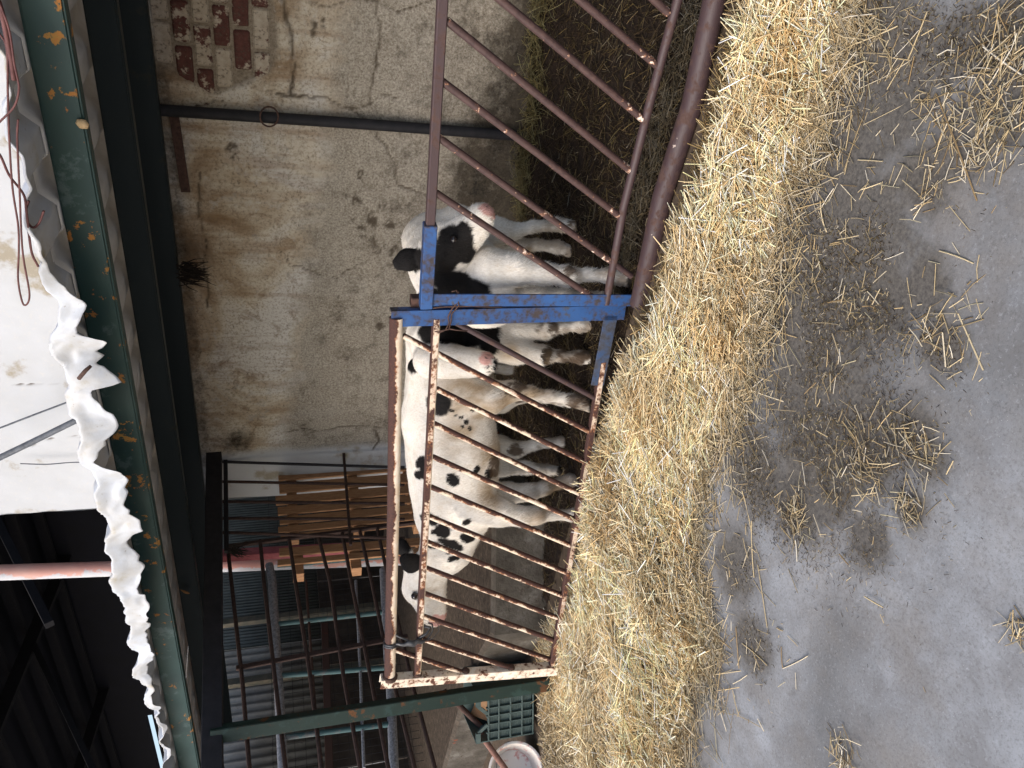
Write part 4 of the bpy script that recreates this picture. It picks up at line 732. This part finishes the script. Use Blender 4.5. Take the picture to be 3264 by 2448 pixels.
for pts in [[(726, 1745), (737, 1850), (773, 2178), (795, 2448), (812, 2600)], [(829, 1722), (841, 1850), (877, 2167), (910, 2448), (925, 2600)], [(922, 1720), (941, 1850), (989, 2156), (1025, 2448), (1045, 2600)], [(1014, 1706), (1051, 1850), (1094, 2149), (1148, 2448), (1172, 2600)], [(1090, 1697), (1119, 1850), (1177, 2138), (1238, 2448), (1265, 2600)], [(1147, 1693), (1184, 1850), (1220, 2023), (1263, 2207), (1322, 2448), (1350, 2600)], [(1202, 1682), (1250, 1900), (1317, 2191), (1387, 2448), (1420, 2600)]]:
    MB().tube([f2(*p_) for p_ in pts], .0125, 8).build('bar', RUSTDIM, g2, 'auto')
g3 = thing('tube_gate', 'galvanised tube gate with teal uprights behind the sagging gate', 'gate'); f3 = lambda x, y: PX(x, y, -4.95)
for pts, r, m_ in [([(858, 1800), (867, 1850), (887, 2167), (902, 2448), (908, 2600)], .031, GALV), ([(1222, 1815), (1237, 2100), (1245, 2200), (1256, 2448), (1262, 2600)], .031, GALV), ([(975, 1850), (997, 2156), (1020, 2448)], .009, RUST), ([(1134, 1850), (1148, 2131), (1160, 2448)], .010, GALV)]:
    MB().tube([f3(*p_) for p_ in pts], r, 14).build('rail', m_, g3, 'auto')
for a, b in [((884, 1803), (1224, 1775)), ((885, 1989), (1228, 1951)), ((895, 2153), (1232, 2128)), ((900, 2351), (1244, 2308))]: MB().tube([f3(*a), f3(*b)], .018, 12).build('upright', TEAL, g3, 'auto')

def pallet(label, x, y0, y1, z0, z1, planks, back):
    t = thing('wooden_pallet', label, 'pallet', group='wooden pallets')
    for (ya, yb, w, tilt) in planks: MB().box((x, (ya + yb) / 2, (z0 + z1) / 2), (.018, w, z1 - z0 + random.uniform(-.03, .03)), [[1, 0, 0], [0, math.cos(tilt), math.sin(tilt)], [0, -math.sin(tilt), math.cos(tilt)]]).build('slat', WOOD, t, bevel=.002)
    for z in back: MB().box((x - .058, (y0 + y1) / 2, z), (.09, abs(y1 - y0), .075)).build('stringer', WOOD, t, bevel=.002)
    return t
yv = lambda y, x=1000: PX(x, y, -4.45)[1]
pk = [(yv(a), yv(b), abs(yv(a) - yv(b)), .02) for a, b in [(1452, 1484), (1491, 1522), (1532, 1562), (1571, 1598), (1606, 1630), (1638, 1660), (1668, 1686), (1693, 1706)]]
pallet('tan wooden pallet standing upright behind the dark bar fence', -4.45, yv(1455), yv(1702), .40, PX(882, 1500, -4.45)[2], pk, (.6, 1.05, 1.52))
pk = [(yv(1738), yv(1762), abs(yv(1738) - yv(1762)), -.02), (yv(1772), yv(1790), abs(yv(1772) - yv(1790)), -.01)]
pallet('second wooden pallet leaning beside the red post, seen nearly edge on', -4.47, yv(1735), yv(1815), .40, PX(890, 1750, -4.47)[2], pk, (.6, 1.10, 1.50))
rp = thing('red_post', 'faded red painted steel post behind the pallets', 'post')
PINKRED = mat_plain('faded_red_paint', (.22, .05, .06), (.34, .10, .11), 14, .7, .3)
MB().bar(PX(690, 1772, -5.1), PX(1130, 1748, -5.1), .075, .075).build('shaft', PINKRED, rp, bevel=.004)

k = NT('dull_siding', .7, .3); c = k.ramp(k.noise(3, 6, .7), (.3, (.075, .085, .075)), (.7, (.14, .155, .145))); c = k.mix(k.ramp(k.noise(9, 6, .7), (.58, 0.0), (.7, .6)), c, (.09, .06, .04)); k.color(c); SIDING = k.m
k = NT('old_grey_siding', .75, .3); c = k.ramp(k.noise(4, 6, .7), (.3, (.17, .16, .14)), (.7, (.30, .29, .26))); c = k.mix(k.ramp(k.noise(12, 6, .7), (.6, 0.0), (.7, .7)), c, (.10, .065, .045)); k.color(c); OLDSIDE = k.m
def siding(label, Xp, ya, yb, z0, z1, pitch_, amp_, mat_):
    t = thing('corrugated_wall', label, 'metal wall', group='corrugated sheets of the far shed'); per = max(6, int(abs(yb - ya) / pitch_) * 8); ys = np.linspace(ya, yb, per); zs = np.array([z0, z1])
    P = np.dstack([np.repeat((Xp + amp_ * np.sin(ys / pitch_ * 2 * math.pi))[:, None], 2, 1), np.repeat(ys[:, None], 2, 1), np.repeat(zs[None], len(ys), 0)])
    o = grid_mesh('sheet', P, mat_, t, True); o.modifiers.new('t', 'SOLIDIFY').thickness = .003
siding('fine ribbed grey green sheet wall beyond the pallets', -8.5, PX(900, 2052, -8.5)[1], 10.5, 1.15, 3.0, .045, .006, SIDING)
siding('coarse corrugated grey sheet wall at the far left', -8.47, 2.2, PX(900, 2056, -8.47)[1], 1.15, 2.75, .105, .014, OLDSIDE)
BOARD = mat_plain('dirty_brown_board', (.032, .022, .016), (.085, .065, .048), 4, .9, .4, dist=.01)
bw = thing('board_wall', 'dirt stained brown boards below the corrugated sheets', 'board wall')
for i, y0 in enumerate(np.arange(2.2, 10.4, .62)): MB().box((-8.44 + .01 * (i % 2), y0 + .3, .58), (.03, .605, 1.2)).build('board', BOARD, bw, bevel=.003)
mp_ = thing('mesh_panel', 'thin wire mesh panel hanging in front of the brown boards', 'wire mesh'); mb = MB()
for y in np.arange(3.2, 7.2, .075): mb.bar((-7.4, y, .3), (-7.4, y, 1.75), .0035, .0035)
for z in np.arange(.35, 1.76, .10): mb.bar((-7.396, 3.2, z), (-7.396, 7.2, z), .0035, .0035)
kind(mb.build('wire_grid', BLACKST, mp_), 'stuff')
fr = thing('shed_rail', 'brown timber rail with red paint flecks across the far boards', 'rail'); MB().bar(PX(1035, 1990, -7.2), PX(1050, 2460, -7.2), .06, .07).build('timber', mat_paint('red_flecked_timber', (.07, .035, .025), rust=((.25, .04, .03), (.3, .06, .04)), thr=(.36, .4), scale=6, orange=False), fr, bevel=.004)
for lab, x in [('weathered timber post in front of the corrugated sheets', 1960), ('second weathered post further left by the corrugated sheets', 2150)]:
    fp = thing('shed_post', lab, 'post'); p_ = PX(950, x, -8.2); MB().box((p_[0], p_[1], 1.4), (.08, .08, 2.75)).build('timber', mat_plain('weathered_post', (.05, .06, .05), (.16, .13, .09), 8, .9, .4), fp, bevel=.004)

# ------------------------------------------------------------------ the dark barn behind, its post, wires and nests
barn = thing('dark_barn', 'big dark open barn with roof timbers behind the white wall end', 'barn')
def rz(Y): return 6.6 - (Y - 5.0) * .13
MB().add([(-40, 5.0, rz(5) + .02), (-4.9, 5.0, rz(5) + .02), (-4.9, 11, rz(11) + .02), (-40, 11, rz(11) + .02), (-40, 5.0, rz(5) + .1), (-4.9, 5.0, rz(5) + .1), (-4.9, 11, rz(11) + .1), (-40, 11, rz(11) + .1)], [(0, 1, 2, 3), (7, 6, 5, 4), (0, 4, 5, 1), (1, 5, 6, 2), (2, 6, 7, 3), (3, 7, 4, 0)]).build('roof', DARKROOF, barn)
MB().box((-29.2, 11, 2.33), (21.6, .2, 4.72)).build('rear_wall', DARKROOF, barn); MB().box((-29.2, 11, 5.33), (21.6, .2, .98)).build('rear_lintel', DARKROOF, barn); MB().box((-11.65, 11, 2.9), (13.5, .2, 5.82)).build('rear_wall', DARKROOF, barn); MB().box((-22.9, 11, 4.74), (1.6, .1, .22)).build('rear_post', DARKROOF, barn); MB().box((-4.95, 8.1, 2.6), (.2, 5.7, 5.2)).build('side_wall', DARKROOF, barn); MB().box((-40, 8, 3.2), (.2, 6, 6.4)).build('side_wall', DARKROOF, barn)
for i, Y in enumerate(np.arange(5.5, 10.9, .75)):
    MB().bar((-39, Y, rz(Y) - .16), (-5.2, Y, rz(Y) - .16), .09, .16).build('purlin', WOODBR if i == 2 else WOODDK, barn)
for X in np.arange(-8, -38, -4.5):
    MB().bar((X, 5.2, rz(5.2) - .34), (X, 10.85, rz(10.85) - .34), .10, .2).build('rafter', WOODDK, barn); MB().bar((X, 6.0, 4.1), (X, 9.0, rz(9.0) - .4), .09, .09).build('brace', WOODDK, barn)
pole = thing('round_post', 'round post of chipped red over white paint outside the dark barn', 'post')
a_, b_ = PY(0, 1825, 5.0), PY(375, 1812, 5.0); d_ = _n(b_ - a_)
REDW = mat_paint('red_over_white_paint', (.50, .22, .18), rust=((.42, .42, .44), (.50, .50, .52)), thr=(.50, .54), side=(.62, .2, .0), amt=.20, scale=9, orange=False, paint2=(.52, .30, .25))
MB().tube([a_ - d_ * 1.2, b_, b_ + d_ * (b_[2] / abs(d_[2]))], .068, 18).build('shaft', REDW, pole, 'auto')
CAB = mat_plain('red_brown_cable', (.06, .02, .02), (.14, .06, .055), 30, .7, .1); CABG = mat_plain('grey_cable', (.05, .055, .065), (.12, .13, .15), 30, .6, .1)
def spline(pts, n=8):
    pts = np.array(pts, float); q = np.vstack([2 * pts[0] - pts[1], pts, 2 * pts[-1] - pts[-2]]); o_ = []
    for i in range(1, len(q) - 2):
        for t in np.linspace(0, 1, n, endpoint=False): o_.append(.5 * (2 * q[i] + (q[i + 1] - q[i - 1]) * t + (2 * q[i - 1] - 5 * q[i] + 4 * q[i + 1] - q[i + 2]) * t * t + (3 * q[i] - q[i - 1] - 3 * q[i + 1] + q[i + 2]) * t ** 3))
    return np.array(o_ + [q[-2]])
def cable(label, pts, Y, r, m_): tag(MB().tube(spline([PY(x, y, Y) for x, y in pts]), r, 7).build('cable', m_, None, True), label, 'cable')
cable('red brown cable sagging from the top corner over the sheet edge', [(-40, -60), (0, 15), (30, 100), (45, 200), (58, 260), (60, 290), (45, 340), (0, 388), (-40, 430)], 2.42, .003, CAB)
cable('long red brown cable hanging in a narrow loop against the white wall', [(-40, 60), (0, 110), (22, 160), (25, 300), (30, 450), (40, 600), (58, 720), (60, 800), (58, 896), (75, 971), (94, 940), (72, 800), (62, 600), (55, 440), (58, 380)], 2.44, .003, CAB)
cable('red brown cable slanting behind the long hanging loop', [(-40, 450), (0, 495), (30, 560), (75, 620), (85, 680), (100, 800), (122, 850)], 2.46, .0038, CAB)
cable('short red brown cable curl at the crumpled roof edge', [(140, 672), (125, 710), (106, 725), (86, 705), (82, 670), (92, 640)], 2.48, .0038, CAB)
cable('thick bundle of red cables in the top left corner', [(-40, -80), (0, 20), (20, 110), (34, 180), (45, 255)], 2.43, .007, CAB)
cable('thin grey cable crossing the white wall', [(-60, 1387), (0, 1364), (130, 1314), (300, 1250)], 4.2, .006, CABG)
cable('thick blue grey conduit slanting up across the white wall', [(-60, 1487), (0, 1458), (130, 1395), (300, 1311)], 4.2, .02, CABG)
cable('faint blue string on the white wall near its end', [(65, 1478), (150, 1480), (230, 1474), (330, 1473)], 4.44, .004, CABG)
NESTM = mat_plain('dark_nest_straw', (.010, .008, .007), (.03, .022, .016), 40, .9, .6)
def nest(label, ctr, d, n, ln, sp):
    mb = MB()
    for i in range(n):
        a = np.array(ctr) + rng.normal(0, sp, 3) * (1, .7, .6); b = a + _n(np.array(d) + rng.normal(0, .22, 3)) * ln * rng.uniform(.5, 1.1); mb.tube([a, (a + b) / 2 + rng.normal(0, .006, 3), b], [.0045, .0035, .001], 4)
    tag(mb.build('nest', NESTM), label, 'nest', 'straw tufts on the beams')
nest('black ragged tuft hanging from the wall beam above the calves', PY(585, 870, 4.30), (0, -.1, -1), 90, .15, .03)
nest('dark straw tuft stuck at the fence top by the wall end', f1(725, 1428) + [0.03, 0, 0], (0.1, .1, -1), 60, .17, .022)
nest('dark tuft dangling near the red post', f1(735, 1760) + [.03, 0, 0], (0, -.3, -1), 40, .12, .016)

# ------------------------------------------------------------------ small things on the roof edge
peg = thing('steel_peg', 'short rusty peg sticking through the drooping tongue of the roof edge', 'peg')
MB().tube([PY(252, 1206, 2.50), PY(272, 1182, 2.49), PY(290, 1166, 2.50)], [.008, .008, .006], 8).build('shaft', RUST, peg, True)
TAN = mat_plain('tan_foam', (.42, .28, .14), (.58, .42, .24), 40, .9, .6, dist=.006)
lump = thing('foam_lump', 'small tan foam lump on the lower lip of the green eave beam', 'foam')
c_ = PY(262, 395, FY - .012); MB().tube([c_ + np.array([t * .014, 0, .010 * math.sin(t * 2)]) for t in (-1, -.6, 0, .6, 1)], [.006, .013, .017, .012, .004], 9).build('blob', TAN, lump, True)
leaf = thing('dry_leaf', 'curled orange brown leaf caught on the dark middle beam', 'leaf')
c_ = PY(592, 1885, 3.57); LEAFM = mat_plain('dry_leaf_brown', (.20, .09, .03), (.34, .18, .06), 30, .8, .4)
MB().tube([c_ + np.array([.03 * t, -.008 * math.cos(t * 1.5), .028 * t + .008 * t * t]) for t in np.linspace(-1, 1, 7)], [.002, .010, .015, .016, .012, .007, .001], 8, sq=.25).build('blade', LEAFM, leaf, True)
